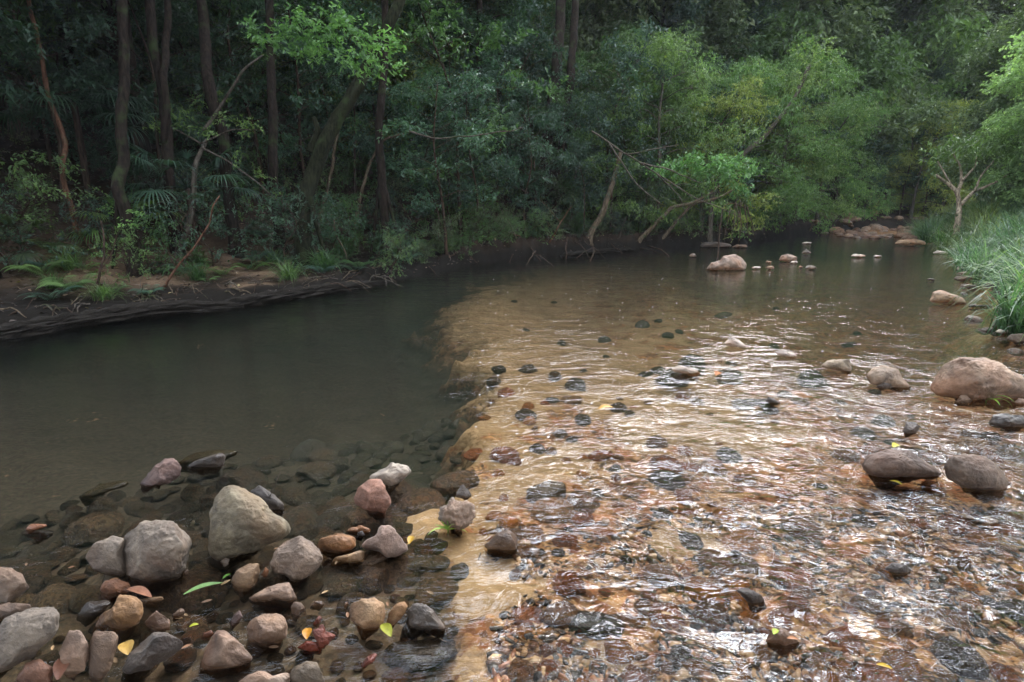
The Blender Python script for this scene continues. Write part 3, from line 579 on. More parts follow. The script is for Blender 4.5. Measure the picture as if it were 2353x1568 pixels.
 (4, 'shiny grey stone awash over the sandy bed, left of the ripples', [(258, 968), (310, 940), (380, 955), (458, 990), (400, 1000), (300, 985)], (.72, .68, .64), .8, {}),
 (4, 'small wet stone just below the pale peaked one', [(520, 920), (560, 896), (585, 908), (552, 928)], (.72, .68, .64), .8, {}),
 (4, 'big grey domed boulder standing alone in the far pool', [(480, 398), (530, 360), (560, 320), (620, 308), (670, 330), (690, 360), (685, 398), (580, 404)], (.34, .27, .225), 0, {'fac': 2, 'thick': 1.0}),
 (4, 'lower lobe of rock at the left foot of the far domed boulder', [(462, 398), (490, 358), (540, 345), (580, 370), (580, 402), (500, 404)], (.34, .27, .225), 0, {'fac': 3}),
 (4, 'pinkish rounded stone right of the far domed boulder', [(878, 345), (890, 315), (930, 306), (982, 325), (984, 350), (930, 354)], 'pink', 0, {}),
 (4, 'small pale stone at the right foot of the pinkish far one', [(942, 360), (950, 348), (980, 346), (985, 358), (965, 364)], (.72, .68, .64), 0, {}),
 (4, 'brown grey peaked stone farthest up the middle of the pool', [(1003, 305), (1035, 279), (1067, 302), (1035, 312)], 'grey', 0, {}),
 (4, 'flat oval stone just right of the far domed boulder', [(718, 388), (735, 378), (770, 380), (780, 390), (750, 397)], (.72, .68, .64), 0, {}),
 (4, 'yellow stained flat stone second right of the far domed boulder', [(801, 390), (812, 376), (845, 376), (853, 390), (825, 400)], 'tan', 0, {}),
 (4, 'small ochre stone behind the yellow stained flat one', [(795, 355), (810, 345), (838, 350), (830, 362)], 'tan', 0, {}),
 (4, 'small round stone left of the far broken grey one', [(986, 385), (998, 374), (1016, 378), (1010, 391)], 'pink', 0, {}),
 (4, 'broken grey stone in the far pool below the peaked one', [(1023, 390), (1040, 370), (1080, 374), (1096, 390), (1060, 399)], 'grey', 0, {'fac': 9}),
 (4, 'low dark stone left of the far domed boulder', [(362, 320), (380, 304), (400, 306), (417, 322), (390, 328)], 'grey', 0, {}),
 (4, 'thin flat slab farthest left in the line up the pool', [(1003, 246), (1030, 238), (1068, 240), (1060, 250), (1020, 252)], (.72, .68, .64), 0, {}),
 (4, 'long flat stone lying out in the far right of the pool', [(1283, 320), (1310, 306), (1370, 310), (1390, 322), (1340, 330)], (.72, .68, .64), 0, {}),
 (4, 'short flat stone right of the long flat far one', [(1413, 322), (1430, 313), (1465, 316), (1466, 325), (1440, 328)], (.72, .68, .64), 0, {}),
 (4, 'flat grey ledge below the hanging roots on the far bank', [(420, 268), (440, 242), (520, 238), (600, 250), (610, 268), (520, 272)], 'dgrey', 0, {'fac': 8}),
 (4, 'brown ledge right of the flat grey one under the roots', [(605, 270), (640, 252), (690, 255), (702, 270), (650, 275)], 'brown', 0, {'fac': 8}),
 (4, 'layered tan boulder with steep left end in the right pool', [(1733, 580), (1743, 522), (1790, 511), (1850, 525), (1930, 560), (1948, 595), (1850, 600)], (.40, .30, .215), 0, {'fac': 5}),
 (4, 'dark flat stone right of the layered tan boulder', [(1953, 608), (1975, 592), (2050, 600), (2060, 612), (2000, 616)], 'dgrey', .2, {}),
 (4, 'low pale oval stone at the water edge under the grass', [(2097, 750), (2130, 736), (2180, 740), (2203, 760), (2150, 770)], (.72, .68, .64), 0, {}),
 (4, 'grey slab under the grass at the right edge, before the pale oval one', [(2163, 795), (2200, 765), (2270, 760), (2340, 790), (2300, 825), (2220, 815)], 'grey', 0, {}),
 (4, 'brown muddy rock at the foot of the grassy bank', [(1868, 450), (1890, 436), (1960, 432), (2015, 450), (2010, 470), (1930, 472)], 'brown', .1, {}),
 (4, 'thin wet slab in front of the muddy rock by the grass', [(1918, 492), (1950, 480), (2010, 484), (2012, 502), (1960, 506)], 'grey', .5, {}),
 (4, 'little dark stone out from the grassy bank', [(1713, 456), (1740, 444), (1772, 452), (1760, 462)], 'dgrey', .2, {}),
 (4, 'small pale stone between the muddy rock and the bank point', [(1885, 395), (1900, 376), (1930, 380), (1932, 400), (1905, 406)], (.72, .68, .64), .1, {}),
 (4, 'flat pale stone on the bank point under the far grass', [(1750, 302), (1780, 288), (1830, 292), (1845, 306), (1790, 312)], (.72, .68, .64), .1, {}),
 (4, 'broad low ledge at the tip of the gravel bar', [(1525, 250), (1560, 228), (1640, 222), (1710, 235), (1720, 256), (1600, 264)], 'tan', 0, {'fac': 8}),
 (3, 'wet dark stone with rust side amid the middle ripples', [(1060, 965), (1110, 950), (1180, 985), (1195, 1035), (1130, 1040)], 'dgrey', .8, {}),
 (3, 'wet brown boulder carrying leaves near the bottom, water pouring off it', [(1190, 1200), (1210, 1140), (1260, 1132), (1330, 1165), (1350, 1210), (1270, 1230)], 'brown', .7, {}),
 (3, 'wet grey stone in the far right ripples', [(1725, 870), (1760, 842), (1830, 850), (1842, 890), (1780, 905)], 'dgrey', .8, {}),
 (3, 'dark stone awash at the top of the ripples near the sand', [(1185, 118), (1205, 95), (1240, 110), (1262, 130), (1220, 136)], 'dgrey', .8, {}),
]
for fr, lab, pts, tint, wet, kw in ROCKS: rock(lab, fr, pts, tint, wet, **kw)
# drowned, seen through the water
DROWNED = [
 (2, 'largest drowned slab, dark brown, under the water near the bottom middle', [(990, 1400), (1060, 1290), (1200, 1245), (1380, 1235), (1492, 1290), (1492, 1345), (1420, 1420), (1300, 1520), (1100, 1570), (1000, 1510)], (.10, .085, .06), {'zoff': -.03, 'fac': 4}),
 (1, 'olive drowned rock around the dark wet slab tip in the pool', [(1120, 180), (1250, 90), (1420, 52), (1512, 65), (1500, 105), (1430, 150), (1250, 190)], 'olive', {'zoff': -.03}),
 (1, 'long drowned stone left of the pointed reddish one', [(500, 380), (640, 280), (800, 250), (810, 290), (700, 350), (560, 410)], 'olive', {'zoff': -.05}),
 (1, 'drowned stone under the orange tip at far left', [(130, 610), (170, 580), (340, 590), (335, 630), (240, 655), (160, 640)], 'dgrey', {'zoff': -.02}),
 (3, 'large black drowned rock under the ripples near the bottom', [(270, 1150), (300, 1060), (360, 1030), (480, 1050), (560, 1100), (560, 1190), (460, 1240), (330, 1230)], (.035, .035, .03), {'zoff': -.02, 'fac': 5}),
 (3, 'square drowned slab, olive brown, left in the ripples', [(95, 560), (100, 470), (150, 438), (290, 440), (300, 520), (300, 640), (200, 680), (100, 640)], (.13, .095, .055), {'zoff': -.03, 'fac': 8}),
 (2, 'dark drowned boulder below the tan topped one with water spilling', [(1640, 790), (1680, 700), (1760, 660), (1880, 670), (1910, 760), (1850, 820), (1700, 820)], (.10, .085, .06), {'zoff': -.015}),
 (4, 'dark drowned rock around the shiny grey stone over the sand', [(190, 985), (260, 945), (380, 940), (460, 985), (400, 1025), (260, 1020)], (.09, .08, .05), {'zoff': -.02}),
 (4, 'dark drowned rock at the top edge of the ripples beside the sand', [(650, 1150), (700, 1120), (820, 1130), (880, 1160), (800, 1180), (700, 1175)], (.08, .07, .05), {'zoff': -.02}),
]
for fr, lab, pts, tint, kw in DROWNED: rock(lab, fr, pts, tint, 1., name='drowned_rock', **kw)
# pebbles strewn between the larger stones
pr = np.random.default_rng(77); Vb, Fb = ico(1); PV = []; PF = []; PA = []; cnt = 0
while cnt < 5200:
    u = pr.uniform(1060, 2380, 4000); v = pr.uniform(1120, 1600, 4000); Pg = np.array([ground(a*K, b*K) for a, b in zip(u, v)])
    fl = fields(Pg[:, 0], Pg[:, 1]); cl_ = fbm(Pg*[1.6, 1.6, 1], 3)
    for i in np.where((fl[7] > .8) & (cl_ > -.12) & (fl[1] < .55))[0]:
        s_ = .008+.022*pr.random()**2; R3 = unit(pr.normal(size=(3, 3)))
        PV.append((Vb*(1+.25*pr.normal(size=(len(Vb), 1))*.5)@R3)*s_*[1, 1, .6]+[Pg[i, 0], Pg[i, 1], fl[0][i]+s_*.2]); PF.append(Fb+cnt*len(Vb)); PA.append(np.full(len(Vb), pr.random())); cnt += 1
        if cnt >= 5200: break
def mat_pebble():
    m, n, o = newmat('pebbles'); at_ = nd(n, 'ShaderNodeAttribute', attribute_name='rnd')
    c = ramp(n, at_.outputs['Fac'], [(0, (.02, .018, .016)), (.3, (.05, .04, .03)), (.45, (.25, .1, .045)), (.7, (.42, .24, .1)), (.9, (.5, .34, .18)), (1, (.1, .06, .05))])
    p = nd(n, 'ShaderNodeBsdfPrincipled', Roughness=.4); n.links.new(c, p.inputs['Base Color']); n.links.new(p.outputs[0], o.inputs[0]); return m
tag(mesh_np('pebbles', np.vstack(PV), np.vstack(PF), mat_pebble(), attrs={'rnd': np.concatenate(PA)}), 'small dark and orange pebbles strewn over the bed of the shallow ripples', 'pebbles', kind='stuff')
# repeats: stones on the bed, copies of a few shapes
protos = []
for k_ in range(7):
    S, F = ico(4); S = stone_shape(S, 300+k_, .07, 6, .2)*np.array([1, .75+.2*(k_ % 3)/2, .5+.1*(k_ % 3)])
    protos.append(mesh_np('bed_stone', S, F, M_ROCK, link=False).data)
def scatter(n, urange, vrange, size, cols, label, group, cond, zfun=None, wet=1., name='bed_stone', seed=1, sep=.8):
    r = np.random.default_rng(seed); done = []; tries = 0
    while len(done) < n and tries < n*60:
        tries += 1
        u = r.uniform(*urange); v = r.uniform(*vrange); p = ground(u*K, v*K)
        s = size[0]*(size[1]/size[0])**(r.random()**1.6)
        if not cond(u, v): continue
        if any((p[0]-a)**2+(p[1]-b)**2 < (sep*(s+c))**2 for a, b, c in done): continue
        done.append((p[0], p[1], s))
        z = hgt(p[0], p[1])
        o = bpy.data.objects.new(name, protos[r.integers(7)]); COL.objects.link(o)
        o.scale = (s, s, s*r.uniform(.7, 1.1)); o.rotation_euler = (r.uniform(-.25, .25), r.uniform(-.25, .25), r.uniform(0, 6.28))
        zz = z+s*.12
        if zfun is not None: zz = zfun(z, s)
        o.location = (p[0], p[1], zz); c = cols[r.integers(len(cols))]; j = r.uniform(.75, 1.25)
        o.color = (c[0]*j, c[1]*j, c[2]*j, 1-wet); tag(o, label, 'stone', group)
def inS(u, v): return in_poly(np.array([float(u)]), np.array([float(v)]), SANDP)[0]
keep7 = lambda z, s: min(z+s*.05, -.012-s*.45)
keep = lambda z, s: min(z+s*.15, -.012-s*.45)
dk = [(.17, .15, .10), (.22, .19, .13), (.13, .115, .08), (.24, .18, .12)]
scatter(290, (-40, 1060), (840, 1330), (.05, .19), dk, 'silty drowned stone among many on the bed of the dark pool', 'drowned stones in the dark pool', lambda u, v: not inS(u, v) and v > 1090-u*.24, keep, seed=5, sep=.66, name='drowned_stone')
scatter(150, (0, 1040), (1200, 1560), (.025, .085), dk+[(.2, .12, .07), (.22, .16, .1)], 'brown wet stone on the silty shallow bed between the dry stones', 'stones on the silty shallows', lambda u, v: not inS(u, v) and v > 1200 and u+v > 1500, lambda z, s: z+s*.3 if int(s*1e6) % 3 else min(z+s*.2, -.004-s*.4), seed=6, name='wet_cobble')
rb = [(.66, .28, .11), (.55, .23, .10), (.72, .38, .14), (.38, .24, .13), (.11, .09, .07), (.56, .37, .21), (.85, .42, .10), (.55, .26, .15), (.46, .30, .18)]
scatter(290, (1090, 2400), (860, 1600), (.03, .13), rb, 'rusty or dark stone on the bed under the ripples', 'stones under the ripples', lambda u, v: inS(u, v) and (u > 1180 or v < 1200) and not (900 < v < 960 and 1350 < u < 1720), keep7, seed=7, sep=.62)
scatter(26, (1120, 2050), (640, 900), (.07, .22), dk, 'dark drowned stone on the sandy bed of the middle pool', 'stones on the sandy bed', lambda u, v: inS(u, v), keep, seed=8, sep=1.6, name='drowned_stone')
scatter(14, (1090, 1450), (700, 1120), (.05, .13), dk, 'dark drowned stone in the sandy shallows next to the drop-off', 'stones beside the drop-off', lambda u, v: inS(u, v) and u < 1450, keep, seed=18, sep=1., name='drowned_stone')
scatter(80, (1830, 2130), (517, 556), (.15, .5), [(.34, .23, .16), (.30, .24, .19), (.26, .17, .12), (.36, .27, .2)], 'stone of the far gravel bar across the creek', 'stones of the far gravel bar', lambda u, v: ((u-2000)/150)**2+((v-534)/14)**2 < 1 or (u > 2080), lambda z, s: max(z, -.02)+s*.1, wet=0., seed=9, sep=.55, name='gravel_bar_stone')
def near_rb(u, v):
    x, y = gp(u, v); d = -seg_dist(np.array([x]), np.array([y]), RB)[0]; return -.35 < d < .25
scatter(34, (2090, 2400), (560, 820), (.05, .2), [(.30, .24, .19), (.2, .16, .13), (.36, .31, .27)], 'muddy stone along the foot of the grassy bank', 'stones along the grassy bank', near_rb, lambda z, s: max(z, -.03)+s*.15, wet=.3, seed=10, sep=.7, name='bank_stone')

# ------------------------------------------------------------------ vegetation
BARK = {'dark': (.034, .026, .021), 'brown': (.085, .06, .045), 'red': (.16, .085, .055), 'pale': (.17, .135, .095), 'white': (.50, .42, .32), 'moss': (.03, .034, .019), 'grey': (.13, .115, .095)}
GREEN = {'deep': (.040, .078, .052), 'blue': (.050, .095, .070), 'mid': (.078, .138, .052), 'light': (.135, .205, .07), 'yellow': (.165, .20, .055), 'fresh': (.17, .29, .11), 'olive': (.105, .132, .074), 'grass': (.12, .195, .115)}
def curve(pts, n=12):
    P = np.asarray(pts, float); 
    if len(P) == 2: P = np.vstack([P[0], P.mean(0), P[1]])
    s = np.r_[0, np.cumsum(np.linalg.norm(np.diff(P, axis=0), axis=1))]; q = np.linspace(0, s[-1], n)
    C = np.stack([np.interp(q, s, P[:, i]) for i in range(3)], 1)
    for _ in range(2): C[1:-1] = (C[:-2]+2*C[1:-1]+C[2:])/4
    return C
def tree(seed, h, r0, base, cr, limbs, clr, dens, L, asp=.4, lean=.06, kinds=('tree', 'trunk', 'crown'), flat=.55, droop=.35, twigs=True, prof='round', crook=.25):
    """a tree at the origin: trunk with limbs, crown of leaf sprays; returns its root"""
    r = np.random.default_rng(seed); root = empty(kinds[0])
    top = np.array([r.normal()*lean*h, r.normal()*lean*h, h])
    T = curve([(0, 0, -.25), (r.normal()*crook*.3, r.normal()*crook*.3, h*.3), (r.normal()*crook, r.normal()*crook, h*.62), top], 16)
    g = Geo(); g.tube(T, np.linspace(1, .25, 16)**1.1*r0*(1+.6*np.exp(-np.linspace(0, 16, 16))), 8, .12)
    cl = []
    for i in range(limbs):
        f = base+(1-base)*(i+.6)/limbs; k_ = f*15; p0 = T[int(k_)]+(T[min(15, int(k_)+1)]-T[int(k_)])*(k_-int(k_))
        az = i*2.399+r.normal()*.4; x_ = (f-base)/(1-base)
        w_ = {'round': math.sin(math.pi*(.15+.8*x_))**.6, 'cone': 1.05-x_*.8, 'top': .4+.6*x_}[prof]
        ln = cr*w_*(.7+.45*r.random()); d = np.array([math.cos(az), math.sin(az), .25+.5*x_-(.55*droop)])
        p1 = p0+d*ln*.5+[0, 0, .12*ln]; p2 = p0+d*ln+[0, 0, -.12*ln*droop]
        B = curve([p0, p1, p2], 8); g.tube(B, np.linspace(1, .2, 8)*r0*.32*(1.1-.6*f), 5)
        for q, sc_ in ((7, 1.0), (5, .85), (3, .6)):
            if r.random() < (.95 if q > 3 else .6):
                c = B[q]+r.normal(size=3)*clr*.35; rr = clr*sc_*(.75+.5*r.random()); cl.append((c, (rr, rr, rr*flat)))
                if twigs: g.tube(curve([B[q], (B[q]+c)/2+r.normal(size=3)*.05, c+r.normal(size=3)*rr*.4], 4), np.array([1, .8, .6, .3])*r0*.08+.002, 4)
    cl.append((top, (clr, clr, clr*flat)))
    g.build(kinds[1], M_BARK, root)
    lg = Geo(); leaf_cloud(lg, cl, dens, L, asp, r, droop); lg.build(kinds[2], M_LEAF, root, smooth=False)
    return root
def paint(root, bark, green):
    for c in root.children:
        if c.name.startswith('trunk') or c.name.startswith('stem') or c.name.startswith('stump'): c.color = (*bark, 1)
        else: c.color = (*green, 1)
PROTO = {
 'under': [tree(s, 4.2, .045, .3, 1.5, 16, .42, 12, .105, .42, flat=.45) for s in (1, 2, 3)],
 'drape': [tree(s, 5.5, .09, .08, 2.3, 26, .62, 17, .10, .38, flat=.6, droop=.7, prof='round') for s in (11, 12, 13)],
 'tall': [tree(s, 11, .17, .42, 3.0, 20, 1.0, 17, .15, .42, flat=.5, prof='top', crook=.07, lean=.03) for s in (21, 22, 23)],
 'hill': [tree(s, 9.5, .2, .12, 3.6, 30, 1.25, 17, .20, .45, flat=.65, twigs=False) for s in (31, 32, 33)],
 'shrub': [tree(s, 1.1, .018, .1, .65, 14, .24, 11, .07, .4, kinds=('shrub', 'stem', 'foliage')) for s in (41, 42, 43)],
}
USED = {k_: [False]*len(v_) for k_, v_ in PROTO.items()}
def put(kind, x, y, sc, green, bark, label, group=None, cat='tree', rng=RNG, dz=0.):
    i = int(rng.integers(len(PROTO[kind]))); p = PROTO[kind][i]; loc = (x, y, hgt(x, y)+dz)
    if not USED[kind][i]:
        USED[kind][i] = True; o = p; o.location = loc; o.rotation_euler = (0, 0, rng.uniform(0, 6.28)); o.scale = (sc, sc, sc)
    else: o = copy_thing(p, loc, rng.uniform(0, 6.28), sc)
    tag(o, label, cat, group); j = rng.uniform(.8, 1.25)
    paint(o, bark, (green[0]*j, green[1]*j*rng.uniform(.93, 1.05), green[2]*j))
    return o
def pick(n, xr, yr, cond, sep, seed):
    r = np.random.default_rng(seed); X_ = r.uniform(*xr, 6000); Y_ = r.uniform(*yr, 6000)
    f = fields(X_, Y_); dl, dr = f[4], f[5]; ok = cond(X_, Y_, dl, dr); out_ = []
    for x, y, o_ in zip(X_, Y_, ok):
        if not o_: continue
        s_ = sep*(1+np.hypot(x, y)/60)
        if all((x-a)**2+(y-b)**2 > s_*s_ for a, b in out_): out_.append((x, y))
        if len(out_) >= n: break
    return out_
vr = np.random.default_rng(99)
def inview(x, y, m=1.5): return (y > .5) & (abs(x) < .95*y+m)
for x, y in pick(16, (-16, 1), (-10, 9), lambda x, y, dl, dr: (seg_dist(x, y, NB) < -.8) | ((dl > .8) & (x < -7)), 2.2, 31):  # trees added beyond the frame to block sky and darken the left side
    put('tall', x, y, vr.uniform(.8, 1.05), GREEN['deep'], BARK['dark'], 'tall tree added on the near left bank, out of frame, its high crown shading the pool', 'added shade trees of the near left bank')
# trees hanging over the water on the right half of the far bank
for x, y in pick(44, (1, 36), (12, 42), lambda x, y, dl, dr: (dl > .3) & (dl < 3.5) & inview(x, y) & (x > 4.5), 1.35, 3):
    put('drape', x, y, vr.uniform(.8, 1.25), [GREEN['mid'], GREEN['yellow'], GREEN['light'], GREEN['light']][vr.integers(4)], BARK['grey'],
        'leafy green tree hanging low over the water along the right part of the far bank', 'trees draping over the far water edge')
for x, y in pick(90, (-16, 34), (6, 46), lambda x, y, dl, dr: (dl > np.where(x > -1.5, .9, 4.2)) & (dl < 10) & inview(x, y, 3), .9, 4):
    put('under', x, y, vr.uniform(.8, 1.4), [GREEN['deep'], GREEN['blue'], GREEN['mid']][vr.integers(3)], BARK['brown'],
        'slender small-leaved understory tree in the shaded forest across the creek', 'slender understory trees of the far bank')
for x, y in pick(60, (-26, 40), (4, 60), lambda x, y, dl, dr: (dl > 5) & (dl < 22) & inview(x, y, 8), 2.1, 5):
    put('tall', x, y, vr.uniform(.7, 1.05), [GREEN['deep'], GREEN['mid'], GREEN['blue']][vr.integers(3)], BARK['dark'],
        'tall dark trunk with high crown inside the forest across the creek', 'tall trees inside the far forest')
for x, y in pick(120, (-60, 110), (6, 120), lambda x, y, dl, dr: (dl > 7) & (dl < 60) & (y < 100) & inview(x, y, 3), 2.9, 6):
    put('hill', x, y, vr.uniform(.7, 1.25), [GREEN['mid'], GREEN['olive'], GREEN['light'], GREEN['yellow'], GREEN['blue']][vr.integers(5)], BARK['grey'],
        'bushy tree in the wooded slope rising behind the creek', 'trees of the wooded slope')
for x, y in pick(44, (7, 60), (4, 60), lambda x, y, dl, dr: (dr > 6) & (dr < 25) & (y < 60) & (x < 1.3*y+12) | ((dr > 2.6) & (dr < 9) & (y > 15) & (x < y+4)), 2.2, 8):
    put('hill', x, y, vr.uniform(.45, .9), [(.17, .22, .12), (.19, .28, .14), (.22, .27, .11), GREEN['light']][vr.integers(4)], BARK['grey'],
        'bushy bright green tree on the right bank above the grass', 'bushy trees of the right bank')
for x, y in pick(16, (-2, 5), (9, 20), lambda x, y, dl, dr: (dl > .3) & (dl < 2.2) & inview(x, y), .85, 41):
    put('under', x, y, vr.uniform(.5, .95), [GREEN['deep'], GREEN['blue'], GREEN['mid']][vr.integers(3)], BARK['brown'],
        'small leafy tree crowding the dark undercut bank in the middle', 'small trees crowding the undercut bank')
for x, y in pick(44, (-2.5, 8), (8, 22), lambda x, y, dl, dr: (dl > .12) & (dl < 1.0) & inview(x, y), .32, 42):
    put('shrub', x, y, vr.uniform(.3, .75), [GREEN['deep'], GREEN['olive'], GREEN['mid']][vr.integers(3)], BARK['brown'],
        'scruffy little shrub right on the lip of the dark bank', 'little shrubs on the bank lip', 'shrub')
# shrubs and ferns of the bank
for x, y in pick(110, (-14, 20), (6, 26), lambda x, y, dl, dr: (dl > np.where(x > -1.5, .5, 1.7)) & (dl < 8) & inview(x, y), .55, 9):
    put('shrub', x, y, vr.uniform(.5, 1.3), [GREEN['deep'], GREEN['mid'], GREEN['blue'], GREEN['olive']][vr.integers(4)], BARK['brown'],
        'small leafy shrub growing in the litter of the far bank', 'small shrubs of the far bank', 'shrub')
def hero(label, stems, crown=(), bark='dark', green='mid', L=.09, asp=.42, dens=15, kind=('tree', 'trunk', 'crown'), cat='tree', depth=None, roots=(), grp=None, droop=.35):
    """stems: (pixel path in the 2353 view, start width px, end width px); the first stem's first point stands on the ground"""
    t, P0 = hit(*stems[0][0][0]) if depth is None else (depth, at(stems[0][0][0][0]*K, stems[0][0][0][1]*K, depth))
    P0 = np.array([P0[0], P0[1], min(P0[2], hgt(P0[0], P0[1]))]); root = empty(kind[0], P0); tag(root, label, cat, grp); g = Geo()
    sr = np.random.default_rng(abs(hash(label[:9])) % 1000 if False else len(label)*7+int(stems[0][0][0][0]))
    for si, (pp, w0, w1) in enumerate(stems):
        W = np.array([at(u*K, v*K, t)+np.array([0, (.25*sr.normal() if 0 < q else 0), 0])*(.4) for q, (u, v) in enumerate(pp)])
        if si == 0: W = np.vstack([[W[0][0], W[0][1], min(W[0][2], hgt(W[0][0], W[0][1]))-.25], W])
        C = curve(W, 8+5*len(pp)); rr = np.linspace(w0, w1, len(C))*K/2*t/FPX*(.82 if w0 > 20 else 1)
        C = C+np.stack([fbm(C*1.7+si*5, 2), fbm(C*1.7+9+si, 2), C[:, 0]*0], 1)*.05*min(1, rr[0]*25)
        if si == 0 and kind[1] == 'trunk': rr = rr*(1+.7*np.exp(-np.arange(len(C))/1.6))
        g.tube(C, rr, 10, .22)
    for (u0, v0), (u1, v1), w_ in roots:
        A_ = at(u0*K, v0*K, t); B_ = at(u1*K, v1*K, t) if depth else hit(u1, v1)[1]; B_[2] = min(B_[2], hgt(B_[0], B_[1])+.05); M_ = (A_+B_)/2; M_[2] -= .08
        g.tube(curve([A_, M_, B_-[0, 0, .05]], 9), np.linspace(w_, w_*.35, 9)*K/2*t/FPX, 7, .2)
    V_off = P0
    o = g.build(kind[1], M_BARK, None, V_off); o.parent = root; o.location = (0, 0, 0); o.color = (*BARK[bark], 1)
    if crown:
        cl = []; lg = Geo(); tg = Geo()
        for c in crown:
            u, v, rp_ = c[:3]; tt = t+(c[3] if len(c) > 3 else sr.normal()*.35); r_ = rp_*K*tt/FPX; cl.append((at(u*K, v*K, tt), (r_, r_*1.1, r_*.6)))
        leaf_cloud(lg, cl, dens, L, asp, sr, droop)
        o = lg.build(kind[2], M_LEAF, None, V_off, smooth=False); o.parent = root; o.location = (0, 0, 0); o.color = (*GREEN[green], 1)
    return root
high = lambda u, v=-330, r=150: [(u+dx, v+dy, r) for dx, dy in ((0, 0), (130, 40), (-130, 20), (60, -110), (-70, -100))]
hero('thin reddish crooked sapling winding up at the far left', [([(235, 600), (200, 560), (168, 530), (155, 450), (150, 380), (158, 330), (115, 240), (95, 120), (65, 0), (50, -150)], 12, 8)], high(50, -220, 90), 'red', 'deep')
hero('straight dark trunk with swollen bent foot at the left, first big one', [([(288, 470), (276, 440), (278, 380), (285, 290), (285, 150), (280, 0), (276, -230)], 36, 22)], high(275), 'dark', 'deep', L=.13, roots=[((272, 450), (235, 480), 14), ((275, 450), (330, 478), 12)], depth=9.6)
hero('double dark trunk right of the first big one', [([(385, 395), (375, 250), (350, 100), (345, 0), (340, -200)], 32, 24), ([(382, 330), (392, 200), (375, 50), (368, -200)], 22, 16)], high(345), 'dark', 'deep', L=.13, depth=10.6)
hero('dark trunk leaning a little left, fourth from the left edge', [([(510, 300), (488, 200), (470, 100), (455, 0), (450, -200)], 34, 26)], high(450), 'dark', 'deep', L=.13, depth=11.2)
hero('dark straight trunk behind the leafy sprays, left of the leaning one', [([(628, 410), (630, 250), (620, 100), (615, -100), (612, -260)], 28, 20)], high(612), 'dark', 'mid', L=.13, depth=12.2)
hero('thick mossy trunk leaning right with bright leaf sprays around its top', [([(690, 470), (714, 400), (748, 325), (785, 260), (822, 195), (862, 120), (910, 30), (970, -120)], 50, 26), ([(715, 350), (730, 300), (720, 270)], 20, 10)],
     [(655, 70, 48, -1.), (700, 45, 50, -1.2), (770, 75, 55, -1.3), (830, 95, 60, -1.5), (890, 100, 48, -1.6), (800, 140, 50, -1.4), (850, 155, 42, -1.5), (740, 120, 48, -1.2), (620, 110, 42, -1.), (900, 160, 32, -1.5), (580, 60, 46, -1.), (690, 110, 50, -1.), (780, 30, 46, -1)]+high(950, -260), 'moss', 'fresh', L=.11, dens=14,
     roots=[((700, 430), (660, 470), 18), ((705, 430), (745, 470), 16)], depth=11.2)
hero('dark buttressed trunk right of the mossy leaning one', [([(880, 430), (872, 370), (876, 250), (890, 100), (885, -60), (885, -250)], 26, 16)], high(885), 'dark', 'mid', L=.13, roots=[((876, 400), (840, 430), 12), ((876, 400), (925, 425), 12)], depth=12.5)
hero('big black twin trunk with spreading roots in the middle of the bank', [([(1225, 510), (1250, 400), (1262, 280), (1280, 150), (1290, 0), (1295, -220)], 38, 24), ([(1235, 470), (1290, 370), (1310, 200), (1322, 50), (1330, -200)], 30, 18), ([(1225, 490), (1195, 420), (1200, 330)], 18, 10)], high(1300), 'dark', 'mid', L=.14,
     roots=[((1230, 470), (1290, 555), 20), ((1225, 470), (1265, 570), 16), ((1215, 480), (1180, 555), 16), ((1240, 480), (1330, 540), 14), ((1220, 480), (1225, 575), 12)])
hero('pale forked sapling with a leafy umbrella, rising from the sand bench', [([(405, 592), (430, 530), (440, 450), (455, 370), (465, 320)], 17, 9), ([(428, 540), (432, 500), (400, 475), (375, 455)], 8, 4), ([(470, 300), (490, 262), (530, 210), (565, 165), (600, 120)], 8, 4), ([(462, 330), (410, 300), (350, 290)], 5, 2), ([(462, 330), (540, 300), (610, 300)], 5, 2), ([(464, 340), (520, 370), (600, 420), (640, 460)], 5, 2)],
     [(345, 290, 34), (400, 270, 38), (455, 245, 36), (520, 275, 36), (575, 300, 34), (480, 300, 34), (430, 300, 30), (550, 360, 28), (600, 400, 28), (640, 445, 26), (565, 290, 28), (510, 230, 30)], 'grey', 'light', L=.08, asp=.36, dens=13)
hero('slim pale sapling with a kink, left of the middle', [([(732, 508), (750, 440), (765, 380), (775, 300), (800, 250)], 9, 5)], [(790, 230, 36), (820, 280, 30)], 'pale', 'mid')
hero('slim pale sapling curving up right, beside the kinked one', [([(818, 530), (828, 450), (850, 370), (880, 320), (960, 300), (1040, 300)], 9, 4)], [(1040, 260, 34), (1090, 265, 30), (1120, 300, 30), (1060, 300, 28)], 'pale', 'blue', L=.11, asp=.25)
hero('thick pale leaning stem planted at the water edge, first of the three', [([(1352, 545), (1385, 490), (1400, 440), (1412, 410), (1425, 350)], 15, 9)], [(1380, 370, 38), (1440, 380, 34), (1420, 400, 25), (1350, 375, 26)], 'pale', 'light', roots=[((1360, 532), (1338, 545), 6)])
hero('pale stem leaning right over the water edge, second of the three', [([(1466, 555), (1510, 510), (1545, 475), (1580, 470), (1620, 452)], 11, 6), ], [(1600, 430, 34), (1550, 440, 28)], 'pale', 'mid')
